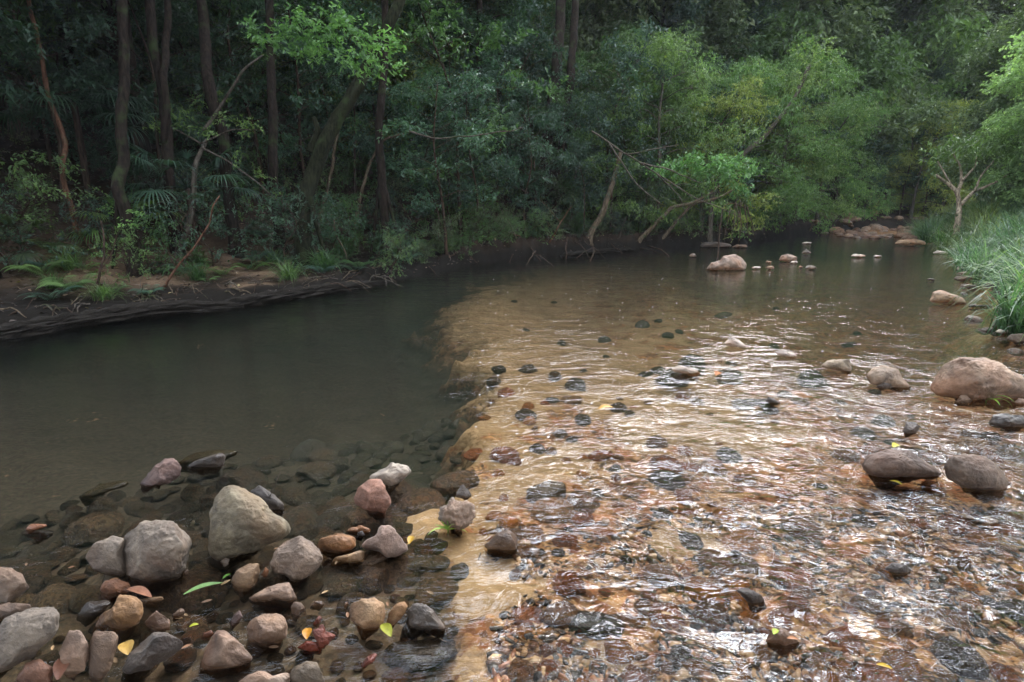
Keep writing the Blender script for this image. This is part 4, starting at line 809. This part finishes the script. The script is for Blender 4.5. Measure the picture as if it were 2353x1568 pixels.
hero('pale stem leaning right with a bright leafy spray over the water, third of the three', [([(1518, 552), (1560, 505), (1588, 468), (1650, 455), (1700, 430)], 8, 4), ([(1588, 468), (1640, 440), (1680, 400)], 5, 3)],
     [(1550, 385, 32, -3.), (1600, 368, 34, -3.2), (1650, 375, 36, -3.4), (1700, 378, 34, -3.4), (1725, 395, 26, -3.4), (1620, 400, 32, -3.2), (1670, 405, 30, -3.4), (1700, 430, 24, -3.4), (1715, 450, 16, -3.4), (1510, 395, 24, -3.), (1555, 400, 24, -3.)], 'pale', 'fresh', L=.13, dens=22)
hero('bare pale trunk slanting right among the draping trees', [([(1640, 410), (1700, 362), (1750, 320), (1800, 262), (1830, 215), (1860, 150)], 13, 8)], [(1840, 180, 60), (1880, 120, 60)], 'grey', 'light', depth=20.)
hero('short pale trunk slanting right, above the grey dead branches', [([(1510, 370), (1530, 330), (1555, 285), (1572, 240), (1590, 190)], 14, 10)], [(1590, 150, 60), (1500, 180, 55, -1), (1530, 210, 40, -1)], 'grey', 'fresh', depth=20.5)
hero('bare white branching small tree where the right grass begins', [([(2203, 500), (2208, 470), (2196, 440), (2178, 420), (2150, 402)], 17, 5), ([(2207, 470), (2240, 440), (2285, 418), (2320, 400)], 9, 3), ([(2200, 450), (2214, 415), (2206, 380), (2190, 352)], 9, 3), ([(2212, 415), (2235, 385), (2250, 350)], 6, 2), ([(2190, 432), (2170, 400), (2160, 370)], 5, 2), ([(2240, 440), (2255, 400), (2275, 370)], 6, 2)],
     [(2170, 345, 34), (2215, 330, 36), (2260, 335, 38), (2310, 340, 42), (2150, 380, 20), (2345, 370, 40), (2290, 310, 34), (2230, 350, 30)], 'white', 'light', L=.26, asp=.14, dens=13, droop=.6, depth=18.5)
# thin dead wood
def stick(label, pp, w0, w1, col='grey', depth=None, subs=(), name='dead_branch', grp=None):
    t, P0 = hit(*pp[0]) if depth is None else (depth, at(pp[0][0]*K, pp[0][1]*K, depth)); g = Geo(); P0 = np.array(P0)
    for q_, a, b in ((pp, w0, w1),)+tuple(subs):
        W = np.array([at(u*K, v*K, t) for u, v in q_]); C = curve(W, 6+4*len(q_)); C[:, 1] += fbm(C*2.1, 2)*.12; C[:, 2] += fbm(C*2.5+4, 2)*.05
        g.tube(C, np.linspace(a, b, len(C))*K/2*t/FPX, 6, .15)
    o = g.build(name, M_BARK, None, P0); o.color = (*BARK[col], 1); tag(o, label, 'branch', grp); return o
stick('thin straight stick leaning up right from the sand bench', [(378, 668), (405, 615), (440, 575), (480, 510), (505, 450)], 6, 3, 'red')
stick('low thin forked stick standing right of the far left sapling', [(215, 690), (232, 620), (240, 560), (232, 510)], 6, 3, 'brown', subs=(([(232, 620), (262, 570), (280, 520)], 3, 2),))
stick('grey dead branches sprawling right from the middle bank', [(1360, 300), (1440, 355), (1510, 400), (1600, 455), (1700, 500)], 4, 1.6, 'grey', 13.2, (([(1400, 330), (1460, 420), (1520, 470)], 4, 2), ([(1470, 375), (1540, 390), (1610, 420)], 4, 2), ([(1510, 400), (1560, 450), (1580, 500)], 3, 1.5), ([(1440, 355), (1500, 345), (1560, 330)], 3, 1.5)))
stick('curved bare branch sagging across the middle of the forest', [(940, 300), (1000, 320), (1090, 310), (1180, 300), (1200, 290)], 4, 2, 'grey', 11)
stick('crooked pale stick standing in front of the kinked saplings', [(800, 600), (790, 570), (770, 540), (768, 505)], 5, 3, 'pale')
for i, (a, b, c) in enumerate([((1690, 470), (1685, 520), (1680, 560)), ((1700, 460), (1702, 510), (1698, 555)), ((1710, 470), (1716, 515), (1722, 548)), ((1680, 475), (1670, 520), (1664, 550)), ((1705, 465), (1695, 500), (1690, 540)), ((1716, 475), (1728, 520), (1735, 545))]):
    stick('hanging root in the tangle above the flat grey ledge', [a, b, c], 2.6, 1, 'brown', 14.6, name='hanging_root', grp='hanging roots over the far bank')
for i in range(26):
    u = vr.uniform(950, 2050) if i > 8 else vr.uniform(700, 1300); v = 604-(u-1100)*.07+vr.uniform(-60, -10) if u > 1100 else vr.uniform(470, 590); a_ = vr.uniform(-2.6, -.5); l_ = vr.uniform(50, 130)
    stick('thin bare twig sticking out of the dark bank', [(u, v), (u+math.cos(a_)*l_*.5, v+math.sin(a_)*l_*.4), (u+math.cos(a_)*l_, v+math.sin(a_)*l_*.7+vr.uniform(-10, 20))], vr.uniform(2.5, 4), 1.5, ['pale', 'grey', 'red'][i % 3], name='bare_twig', grp='bare twigs on the far bank', subs=(([(u+math.cos(a_)*l_*.5, v+math.sin(a_)*l_*.4), (u+math.cos(a_-.6)*l_*.9, v+math.sin(a_-.6)*l_*.8)], 2, 1),))
# charred looking logs along the left water line
def log_(label, pp, r_, seed):
    C = curve([ground(u*K, v*K, z) for u, v, z in pp], 70); n, k_ = len(C), 72; g = Geo()
    g.tube(C, np.interp(np.linspace(0, 1, n), [0, .06, .5, .9, 1], [.3, .9, 1, .8, .25])*r_, k_)
    V = g.V[0]; ctr = np.repeat(C, k_, 0); m = n*k_; th = np.tile(np.arange(k_)*2*np.pi/k_, n); s_ = np.repeat(np.arange(n), k_)
    f = perlin(np.stack([np.cos(th)*4.2, np.sin(th)*4.2, s_*.05+seed], 1))*.4+perlin(np.stack([np.cos(th)*9, np.sin(th)*9, s_*.09+seed], 1))*.3+fbm(np.stack([np.cos(th)*2, np.sin(th)*2, s_*.22], 1), 4)*.7+fbm(np.stack([np.cos(th)*14, np.sin(th)*14, s_*.5], 1), 2)*.12
    V[:m] = ctr+(V[:m]-ctr)*(1+f[:, None]); V[:m, 2] = ctr[:, 2]+(V[:m, 2]-ctr[:, 2])*.6
    o = g.build('fallen_log', mat_plain('charred_wood', (.014, .011, .008), .95, 60, 1., .8), None, C[n//2]); tag(o, label, 'log'); return o
log_('long black furrowed log lying along the waterline at the left', [(-80, 785, .0), (150, 742, .05), (350, 714, .07), (560, 704, .0)], .19, 2)
log_('black furrowed log continuing along the waterline below the sand', [(500, 706, .02), (620, 684, .05), (740, 668, .04), (900, 650, -.02)], .16, 8)
log_('dark thin log at the waterline under the middle trees', [(1290, 588, .02), (1360, 580, .05), (1465, 572, .02)], .13, 12)
# ferns, fan palms, tussocks
def strips(g, base, az, el, Ln, W, bend, rnd, segs=4):
    n = len(az); s_ = np.linspace(0, 1, segs+1); d = np.stack([np.cos(az), np.sin(az)], 1); side = np.stack([-np.sin(az), np.cos(az), az*0], 1); pts = []
    e = el; p = base.copy(); rows = []
    for k_ in range(segs+1):
        wd = W*(1-s_[k_]**2*.97)*(.6+.4*min(1, s_[k_]*4)); rows.append(p+side*wd[:, None]*.5); rows.append(p-side*wd[:, None]*.5)
        st = Ln/segs; p = p+np.stack([d[:, 0]*np.cos(e), d[:, 1]*np.cos(e), np.sin(e)], 1)*st[:, None]; e = e-bend/segs*(1+.8*s_[k_])
    V = np.stack(rows, 1); m = 2*(segs+1); i = np.arange(n)[:, None]*m; Q = np.concatenate([np.stack([i+2*k_, i+2*k_+1, i+2*k_+3, i+2*k_+2], -1).reshape(-1, 4) for k_ in range(segs)])
    g.add(V.reshape(-1, 3), Q, None, np.repeat(rnd, m))
def tussock(seed, n, Ln, W):
    r = np.random.default_rng(seed); g = Geo(); az = r.uniform(0, 6.283, n); b = np.stack([r.normal(size=n)*.09, r.normal(size=n)*.09, np.full(n, -.04)], 1)
    strips(g, b, az, r.uniform(.75, 1.5, n), Ln*r.uniform(.55, 1.15, n), W*r.uniform(.7, 1.3, n), r.uniform(.7, 2.3, n), r.random(n)**1.2*.97)
    return g
def fern(seed, fronds=9, Ln=.5):
    r = np.random.default_rng(seed); g = Geo()
    for f in range(fronds):
        az = f*2.4+r.normal()*.2; n = 26; s_ = np.linspace(.12, 1, n); e0 = 1.0; L_ = Ln*r.uniform(.7, 1.1); x_ = L_*s_*.85; z_ = L_*(1.25*s_-.95*s_**2)
        for sg in (-1, 1):
            a2 = az+sg*1.25; b = np.stack([math.cos(az)*x_, math.sin(az)*x_, z_], 1)
            strips(g, b, np.full(n, a2), np.full(n, -.15), L_*.27*np.sin(np.pi*(.12+.85*s_)), np.full(n, L_*.035), np.full(n, .3), np.full(n, r.random()), 2)
    return g
def palm_frond(r, az, el, stem, fan):
    g = Geo(); d = np.array([math.cos(az)*math.cos(el), math.sin(az)*math.cos(el), math.sin(el)]); p1 = d*stem+np.array([0, 0, -.1*stem]); 
    g.tube(curve([(0, 0, 0), p1*.55+[0, 0, .08], p1], 6), np.linspace(.014, .006, 6), 5)
    n = 34; a = np.linspace(-2.3, 2.3, n); side = np.array([-math.sin(az), math.cos(az), 0]); up = np.cross(d, side)
    D = np.cos(a)[:, None]*(d*.9+np.array([0, 0, -.25]))+np.sin(a)[:, None]*side; D = unit(D); az2 = np.arctan2(D[:, 1], D[:, 0]); el2 = np.arcsin(np.clip(D[:, 2], -1, 1))+.15
    strips(g, np.repeat(p1[None], n, 0), az2, el2, fan*(.8+.25*np.cos(a)), np.full(n, .035), np.full(n, .9)+r.random(n)*.5, r.random(n)*.5+(.2 if el > 0 else 0), 5); return g
TU = [tussock(s, 210, .95, .017) for s in (1, 2, 3, 4)]; TUm = [t_.build('grass_tussock', M_LEAF, link=False).data for t_ in TU]
FEm = [fern(s).build('fern', M_LEAF, link=False).data for s in (1, 2, 3)]
def put_mesh(name, me, x, y, sc, col, label, cat, grp, dz=0., rz=None):
    o = bpy.data.objects.new(name, me); COL.objects.link(o); o.location = (x, y, hgt(x, y)+dz); o.scale = (sc, sc, sc*vr.uniform(.85, 1.15)); o.rotation_euler = (vr.uniform(-.15, .15), vr.uniform(-.15, .15), vr.uniform(0, 6.28) if rz is None else rz)
    j = vr.uniform(.75, 1.3); o.color = (col[0]*j, col[1]*j, col[2]*j, 1); tag(o, label, cat, grp); return o
for x, y in pick(250, (5, 34), (5, 40), lambda x, y, dl, dr: (dr > .02) & (dr < 5.5) & (x < .95*y+3), .36, 21):
    put_mesh('grass_tussock', TUm[vr.integers(4)], x, y, vr.uniform(.85, 1.4), [GREEN['grass'], (.13, .21, .09), (.09, .17, .09), (.14, .18, .07)][vr.integers(4)], 'strappy green tussock in the dense grass of the right bank', 'grass', 'grass tussocks of the right bank')
for x, y in pick(64, (-12, 8), (6, 20), lambda x, y, dl, dr: (dl > .5) & (dl < 3.5) & inview(x, y), .36, 22):
    put_mesh('fern', FEm[vr.integers(3)], x, y, vr.uniform(.5, 1.15), [GREEN['mid'], GREEN['blue'], GREEN['light']][vr.integers(3)], 'small green fern on the shaded left bank', 'fern', 'ferns on the left bank')
for x, y in pick(26, (-12, 10), (6, 20), lambda x, y, dl, dr: (dl > .4) & (dl < 3) & inview(x, y), .8, 23):
    put_mesh('sedge_tuft', TUm[vr.integers(4)], x, y, vr.uniform(.4, .8), GREEN['mid'], 'thin sedge tuft on the shaded left bank', 'sedge', 'sedge tufts on the left bank')
def palm(label, u, v, sc, stemh, n=11, green='blue', seed=1, depth=None):
    t, P = hit(u, v) if depth is None else (depth, at(u*K, v*K, depth)); z = hgt(P[0], P[1]); root = empty('fan_palm', (P[0], P[1], z)); tag(root, label, 'palm'); r = np.random.default_rng(seed)
    g = Geo(); g.tube(curve([(0, 0, -.2), (.03, 0, stemh*.5), (0, .03, stemh+.02)], 6), np.full(6, .06), 8, .2); o = g.build('stump', M_BARK, root); o.color = (*BARK['brown'], 1)
    for i in range(n):
        f = palm_frond(r, i*2.4+r.normal()*.2, r.uniform(-.2, 1.1), .7*sc*r.uniform(.8, 1.2), .6*sc).build('frond', M_LEAF, root); f.location = (0, 0, stemh); f.color = (*GREEN[green], 1)
palm('fan palm with spiky fronds between the first and second big trunks', 330, 430, 1.2, 1.7, 13, 'blue', 1, 12)
palm('fan palm with silvery fronds left of the first big trunk', 200, 430, 1.3, 1.9, 13, 'deep', 2, 11.5)
palm('fan palm spreading behind the leafy umbrella sapling', 430, 430, 1.2, 1.2, 12, 'blue', 3, 11)
palm('low fan palm lit beside the reddish sapling foot', 305, 560, .85, .25, 9, 'light', 4)
palm('small wilted fan palm at the left edge above the log', 60, 600, .7, .15, 9, 'olive', 5)
hero('small bright-leaved shrub left of the low lit fan palm', [([(262, 590), (268, 540), (275, 500)], 5, 2), ([(268, 540), (300, 510), (330, 495)], 3, 2)], [(255, 490, 26), (290, 480, 30), (325, 488, 26), (300, 520, 26), (340, 520, 20)], 'brown', 'fresh', kind=('shrub', 'stem', 'foliage'), cat='shrub', L=.08)
# litter
lr = np.random.default_rng(5); n = 34000; X_ = lr.uniform(-14, 18, n); Y_ = lr.uniform(5, 24, n); f = fields(X_, Y_); f = list(f); f[0] = np.where((f[4] > -.18) & (f[4] <= .06) & (X_ < -1), .13, f[0]); m = (f[4] > np.where(X_ < -1, -.18, .03)) & (f[4] < 11) & inview(X_, Y_) & (lr.random(n) < (.3+.7*np.maximum(sstep(1.2, 2.4, f[4]), sstep(-2, -1, X_))))
X_, Y_, Z_ = X_[m], Y_[m], f[0][m]; n = len(X_); g = Geo()
D = unit(np.stack([lr.normal(size=n), lr.normal(size=n), lr.normal(size=n)*.3], 1)); N = unit(np.stack([lr.normal(size=n)*.4, lr.normal(size=n)*.4, np.ones(n)], 1)); L_ = lr.uniform(.04, .11, n)
leaves(g, np.stack([X_, Y_, Z_+.015], 1), D, N, L_, L_*.4, lr.random(n)); tag(g.build('leaf_litter', M_LITTER, smooth=False), 'brown fallen leaves strewn over the shaded bank', 'leaf litter', kind='stuff')
g = Geo(); k_ = 0
X_ = lr.uniform(-12, 12, 900); Y_ = lr.uniform(5, 20, 900); f = fields(X_, Y_)
for x, y, z, d_ in zip(X_, Y_, f[0], f[4]):
    if .1 < d_ < 9 and inview(np.array(x), np.array(y)):
        a_ = lr.uniform(0, 6.28); l_ = lr.uniform(.12, .55); e_ = lr.uniform(-.1, .5); p1 = np.array([math.cos(a_)*l_, math.sin(a_)*l_, e_*l_]); c = np.array([x, y, z+.02])
        g.tube(curve([c, c+p1*.5+lr.normal(size=3)*.03, c+p1], 5), np.linspace(.007, .003, 5)*lr.uniform(.6, 1.4), 4, 0, lr.random()*.8)
tag(g.build('twig_litter', M_LITTER), 'thin dry twigs littering the shaded bank', 'twigs', kind='stuff')
g = Geo(); r = lr; pts_ = []
for _ in range(260):
    u = r.uniform(1000, 2330); v = r.uniform(600, 840) if r.random() < .7 else r.uniform(840, 1100)
    if inS(u, v): pts_.append(ground(u*K, v*K, .006))
C = np.array(pts_); n = len(C); D = unit(np.stack([r.normal(size=n), r.normal(size=n), np.zeros(n)], 1)); L_ = r.uniform(.012, .035, n)
M_FLECK = mat_plain('foam', (.75, .75, .74), .5, 50, .1, .15)
leaves(g, C, D, np.tile([0, 0, 1.], (n, 1)), L_, L_*.7, r.random(n)); tag(g.build('foam_flecks', M_FLECK, smooth=False), 'tiny pale flecks of foam drifting on the pool', 'foam', kind='stuff')
# fallen leaves one can point at
_lm = {}
def leafmat(c):
    if c not in _lm: _lm[c] = mat_plain('fallen_leaf', c, .4, 60, .2, .25)
    return _lm[c]
def fallen(label, fr, a, b, w_, col, z=.012, curl=.12):
    col = tuple(c*.5 for c in col)
    A_ = ground(*ZF[fr](*a), z); B_ = ground(*ZF[fr](*b), z); L_ = np.linalg.norm(B_-A_); d = (B_-A_)/L_; s_ = np.cross(d, [0, 0, 1.]); n = 12; V = []; 
    for i in range(n+1):
        t_ = i/n; ww = L_*w_*math.sin(math.pi*min(1, t_*.94+.04))**.8*.5; c = A_+d*L_*t_+np.array([0, 0, math.sin(math.pi*t_)*curl*L_*.5])
        for q in (-1, -.5, 0, .5, 1): V.append(c+s_*ww*q+np.array([0, 0, abs(q)*ww*.5]))
    Q = [(i*5+j, i*5+j+1, i*5+j+6, i*5+j+5) for i in range(n) for j in range(4)]; c0 = (A_+B_)/2
    o = mesh_np('fallen_leaf', np.array(V)-c0, np.array(Q), leafmat(col), loc=c0); tag(o, label, 'leaf')
fallen('long torn green leaf floating in front of the broad round boulder', 1, (1175, 1005), (1425, 930), .2, (.30, .48, .16)); 
fallen('small green leaf tip beside the dark stem, right of the long green leaf', 1, (1425, 905), (1478, 872), .4, (.20, .40, .07))
fallen('pink orange leaf lying across the rusty orange cobble', 1, (815, 970), (970, 1022), .28, (.50, .23, .13), .06)
fallen('yellow oval leaf in the gap above the dark angular slab', 1, (800, 1310), (822, 1392), .62, (.55, .33, .08), .05)
fallen('small yellow green leaf drifting alone in the brown shallows', 1, (1212, 1212), (1272, 1195), .5, (.50, .50, .04))
fallen('brown red leaf standing among the heap at the lower left', 1, (372, 1550), (440, 1385), .4, (.28, .12, .07), .06)
fallen('green and brown leaf leaning on the narrow ochre stone', 2, (1005, 1195), (1062, 1275), .5, (.42, .42, .05), .03)
fallen('orange leaf stuck at the left of the bright red rock', 2, (530, 1220), (522, 1292), .6, (.62, .27, .03), .03)
fallen('yellow orange leaf at the right corner of the pinkish angular block', 2, (1200, 632), (1178, 682), .5, (.65, .38, .04), .03)
fallen('small orange leaf floating near the shiny stone in the sand shallows', 4, (520, 1002), (545, 984), .6, (.65, .22, .04))
fallen('yellow leaf caught before the dark domed rock', 3, (1750, 475), (1808, 494), .4, (.65, .50, .05), .02)
fallen('yellow leaf near the bottom edge, right of the leaf-carrying boulder', 3, (1690, 1300), (1762, 1320), .4, (.70, .45, .03), .02)
fallen('little yellow leaf snagged behind the dark domed rock', 3, (1765, 325), (1795, 315), .7, (.70, .60, .05), .04)
fallen('lime leaf sitting on the wet leaf-carrying boulder', 3, (1228, 1165), (1245, 1142), .6, (.55, .65, .10), .07)
fallen('orange tan leaf on the right shoulder of the leaf-carrying boulder', 3, (1290, 1182), (1340, 1188), .45, (.55, .24, .10), .07)
fallen('bright orange leaf under the ripples near the sandy tongue', 3, (440, 155), (512, 148), .5, (.80, .42, .06), .01)
fallen('thin pink leaf floating on the dark pool at the left', 4, (-2150, 960), (-2128, 955), .3, (.55, .2, .13)) if False else None
def sprig(label, fr, a, n, Ln, col, z=.02, seed=1):
    P = ground(*ZF[fr](*a), z); r = np.random.default_rng(seed); g = Geo(); az = np.linspace(0, 6.283, n, endpoint=False)+r.normal(size=n)*.3
    strips(g, np.zeros((n, 3)), az, r.uniform(.2, 1.1, n), Ln*r.uniform(.6, 1.1, n), np.full(n, Ln*.14), r.uniform(.6, 1.5, n), r.random(n)*.5+.3, 5); g.tube(curve([(0, 0, -.03), (.005, 0, .02), (0, 0, .05)], 4), np.full(4, .003), 5)
    o = g.build('sprig', M_LEAF, None, None); o.location = P; o.color = (*col, 1); tag(o, label, 'plant')
sprig('green narrow-leaved sprig in front of the crumbly grey lump', 2, (1425, 590), 8, .12, (.26, .38, .10), seed=3)
sprig('green sprig rooted at the foot of the biggest boulder', 4, (2060, 1140), 7, .22, (.20, .36, .05), seed=4)
g = Geo(); b0 = ground(*z1(1710, 480), .02); t_ = (b0[1]*Fv[1]+(b0[2]-CH)*Fv[2]); A_ = at(*z1(1710, 405), t_); B_ = at(*z1(1793, 220), t_); g.tube(curve([A_-[0, 0, .12], A_, (A_+B_)/2+[.01, 0, .01], B_], 9), np.linspace(.003, .0015, 9), 5)
o = g.build('twig', M_BARK, None, A_); o.color = (*BARK['grey'], 1); tag(o, 'thin upright twig behind the tall three-cornered boulder', 'twig')
hero('tangle of yellow green vine hanging to the water above the flat grey ledge', [([(1660, 470), (1690, 465), (1720, 480)], 5, 2), ([(1690, 465), (1700, 520), (1695, 560)], 3, 1)], [(1680, 490, 22, 0), (1710, 500, 24, 0), (1700, 530, 24, 0), (1680, 545, 20, 0), (1725, 530, 16, 0), (1650, 480, 18, 0)], 'brown', 'yellow', depth=14.7, kind=('vine', 'stem', 'foliage'), cat='vine', L=.06, dens=9)
# roots that run down the dark bank
for i in range(34):
    u = vr.uniform(880, 1640); w_ = (u-880)/760; v = 610-w_*45+vr.uniform(-45, -8); dx = vr.uniform(-60, 70)
    t, A_ = hit(u, v); _, B_ = hit(u+dx, min(v+vr.uniform(20, 50), 640-w_*60)); M_ = (A_+B_)/2+np.array([vr.normal()*.06, 0, .05])
    g = Geo(); g.tube(curve([A_-[0, 0, .03], M_, B_-[0, 0, .04]], 12)+vr.normal(size=(12, 3))*.008, np.linspace(1, .4, 12)*vr.uniform(.012, .035), 6, .3)
    o = g.build('bank_root', M_BARK, None, A_); o.color = (*BARK['brown'], 1); tag(o, 'exposed root creeping down the dark far bank', 'root', 'exposed roots of the dark far bank')
# air
hz = bpy.data.materials.new('haze'); hz.use_nodes = True; n_ = hz.node_tree; n_.nodes.clear(); o_ = n_.nodes.new('ShaderNodeOutputMaterial'); v_ = n_.nodes.new('ShaderNodeVolumePrincipled')
v_.inputs['Density'].default_value = .0005; v_.inputs['Color'].default_value = (.85, .9, .95, 1); v_.inputs['Anisotropy'].default_value = 0; n_.links.new(v_.outputs[0], o_.inputs['Volume'])
Vh = np.array([(x, y, z) for x in (-135, 165) for y in (-45, 195) for z in (-8, 75)], float); Fh = np.array([[0, 1, 3, 2], [4, 6, 7, 5], [0, 4, 5, 1], [2, 3, 7, 6], [0, 2, 6, 4], [1, 5, 7, 3]])
tag(mesh_np('haze', Vh, Fh, hz, smooth=False), 'thin haze in the gorge air', 'haze', kind='stuff')
for u, v, t_, sc_ in ((980, 40, 62, 1.9), (1010, 30, 75, 2.2), (940, 30, 66, 1.8), (960, 20, 85, 2.4), (905, 40, 60, 1.6), (1000, 60, 56, 1.5), (1040, 50, 64, 1.9), (870, 20, 70, 2.)):
    p_ = at(u, v, t_); put('hill', p_[0], p_[1], sc_, [(.26, .36, .20), (.25, .30, .18), (.21, .32, .18)][vr.integers(3)], BARK['grey'], 'large pale tree on the far hillside above the bend of the creek', 'large pale trees of the far hillside')  # leaf greens lightened to stand in for haze and light on this slope
for u, t_, sc_ in ((640, 31, 1.5), (700, 33, 1.6), (745, 35, 1.7), (800, 37, 1.75), (850, 40, 1.8), (900, 43, 1.9), (590, 29, 1.4), (675, 40, 1.9), (775, 44, 2.), (830, 48, 2.2)):
    p_ = at(u, 200, t_); put('hill', p_[0], p_[1], sc_, [GREEN['light'], GREEN['olive'], GREEN['mid']][vr.integers(3)], BARK['grey'], 'tall broad tree rising behind the trees that drape over the far bank', 'tall broad trees behind the draping ones')
for i in range(85):
    u = vr.uniform(-20, 900); v = 742-u*.1+vr.uniform(-26, 12); t, A_ = hit(u, v-18); _, B_ = hit(u+vr.uniform(-70, 70), v+vr.uniform(-6, 10)); A_ = A_+[0, 0, .04]; B_ = B_+[0, 0, .03]; M_ = (A_+B_)/2+[0, 0, vr.uniform(.03, .12)]
    g = Geo(); g.tube(curve([A_, M_, B_], 10)+vr.normal(size=(10, 3))*.008, np.linspace(1, .4, 10)*vr.uniform(.004, .016), 5, .3)
    o = g.build('bank_root', M_BARK, None, A_); o.color = (*BARK[['brown', 'grey', 'pale'][i % 3]], 1); tag(o, 'thin root or twig lying over the black logs at the left waterline', 'root', 'roots and twigs over the black logs')
# small brown leaves caught among the near stones
lc = [(.20, .10, .05), (.26, .14, .07), (.12, .07, .04), (.30, .19, .09), (.16, .10, .05)]
for i in range(46):
    if i < 34: u, v = vr.uniform(60, 1000), vr.uniform(1230, 1560)
    else: u, v = vr.uniform(1150, 2300), vr.uniform(900, 1500)
    p_ = ground(u*K, v*K, .006); a_ = vr.uniform(0, 6.28); l_ = vr.uniform(.02, .045); m_ = 9; V = []
    d_ = np.array([math.cos(a_), math.sin(a_), 0]); s_ = np.array([-math.sin(a_), math.cos(a_), 0])
    for j in range(m_+1):
        q_ = j/m_; ww = l_*.2*math.sin(math.pi*min(1, q_*.94+.04))**.8
        for e_ in (-1, 0, 1): V.append(d_*l_*(q_-.5)+s_*ww*e_+np.array([0, 0, abs(e_)*ww*.6+.25*l_*(q_-.5)**2]))
    Q = [(j*3+e_, j*3+e_+1, j*3+e_+4, j*3+e_+3) for j in range(m_) for e_ in (0, 1)]
    o = mesh_np('fallen_leaf', V, np.array(Q), leafmat(lc[i % 5]), loc=p_); tag(o, 'small brown fallen leaf drifting between the stones', 'leaf', 'small brown leaves drifting between the stones')
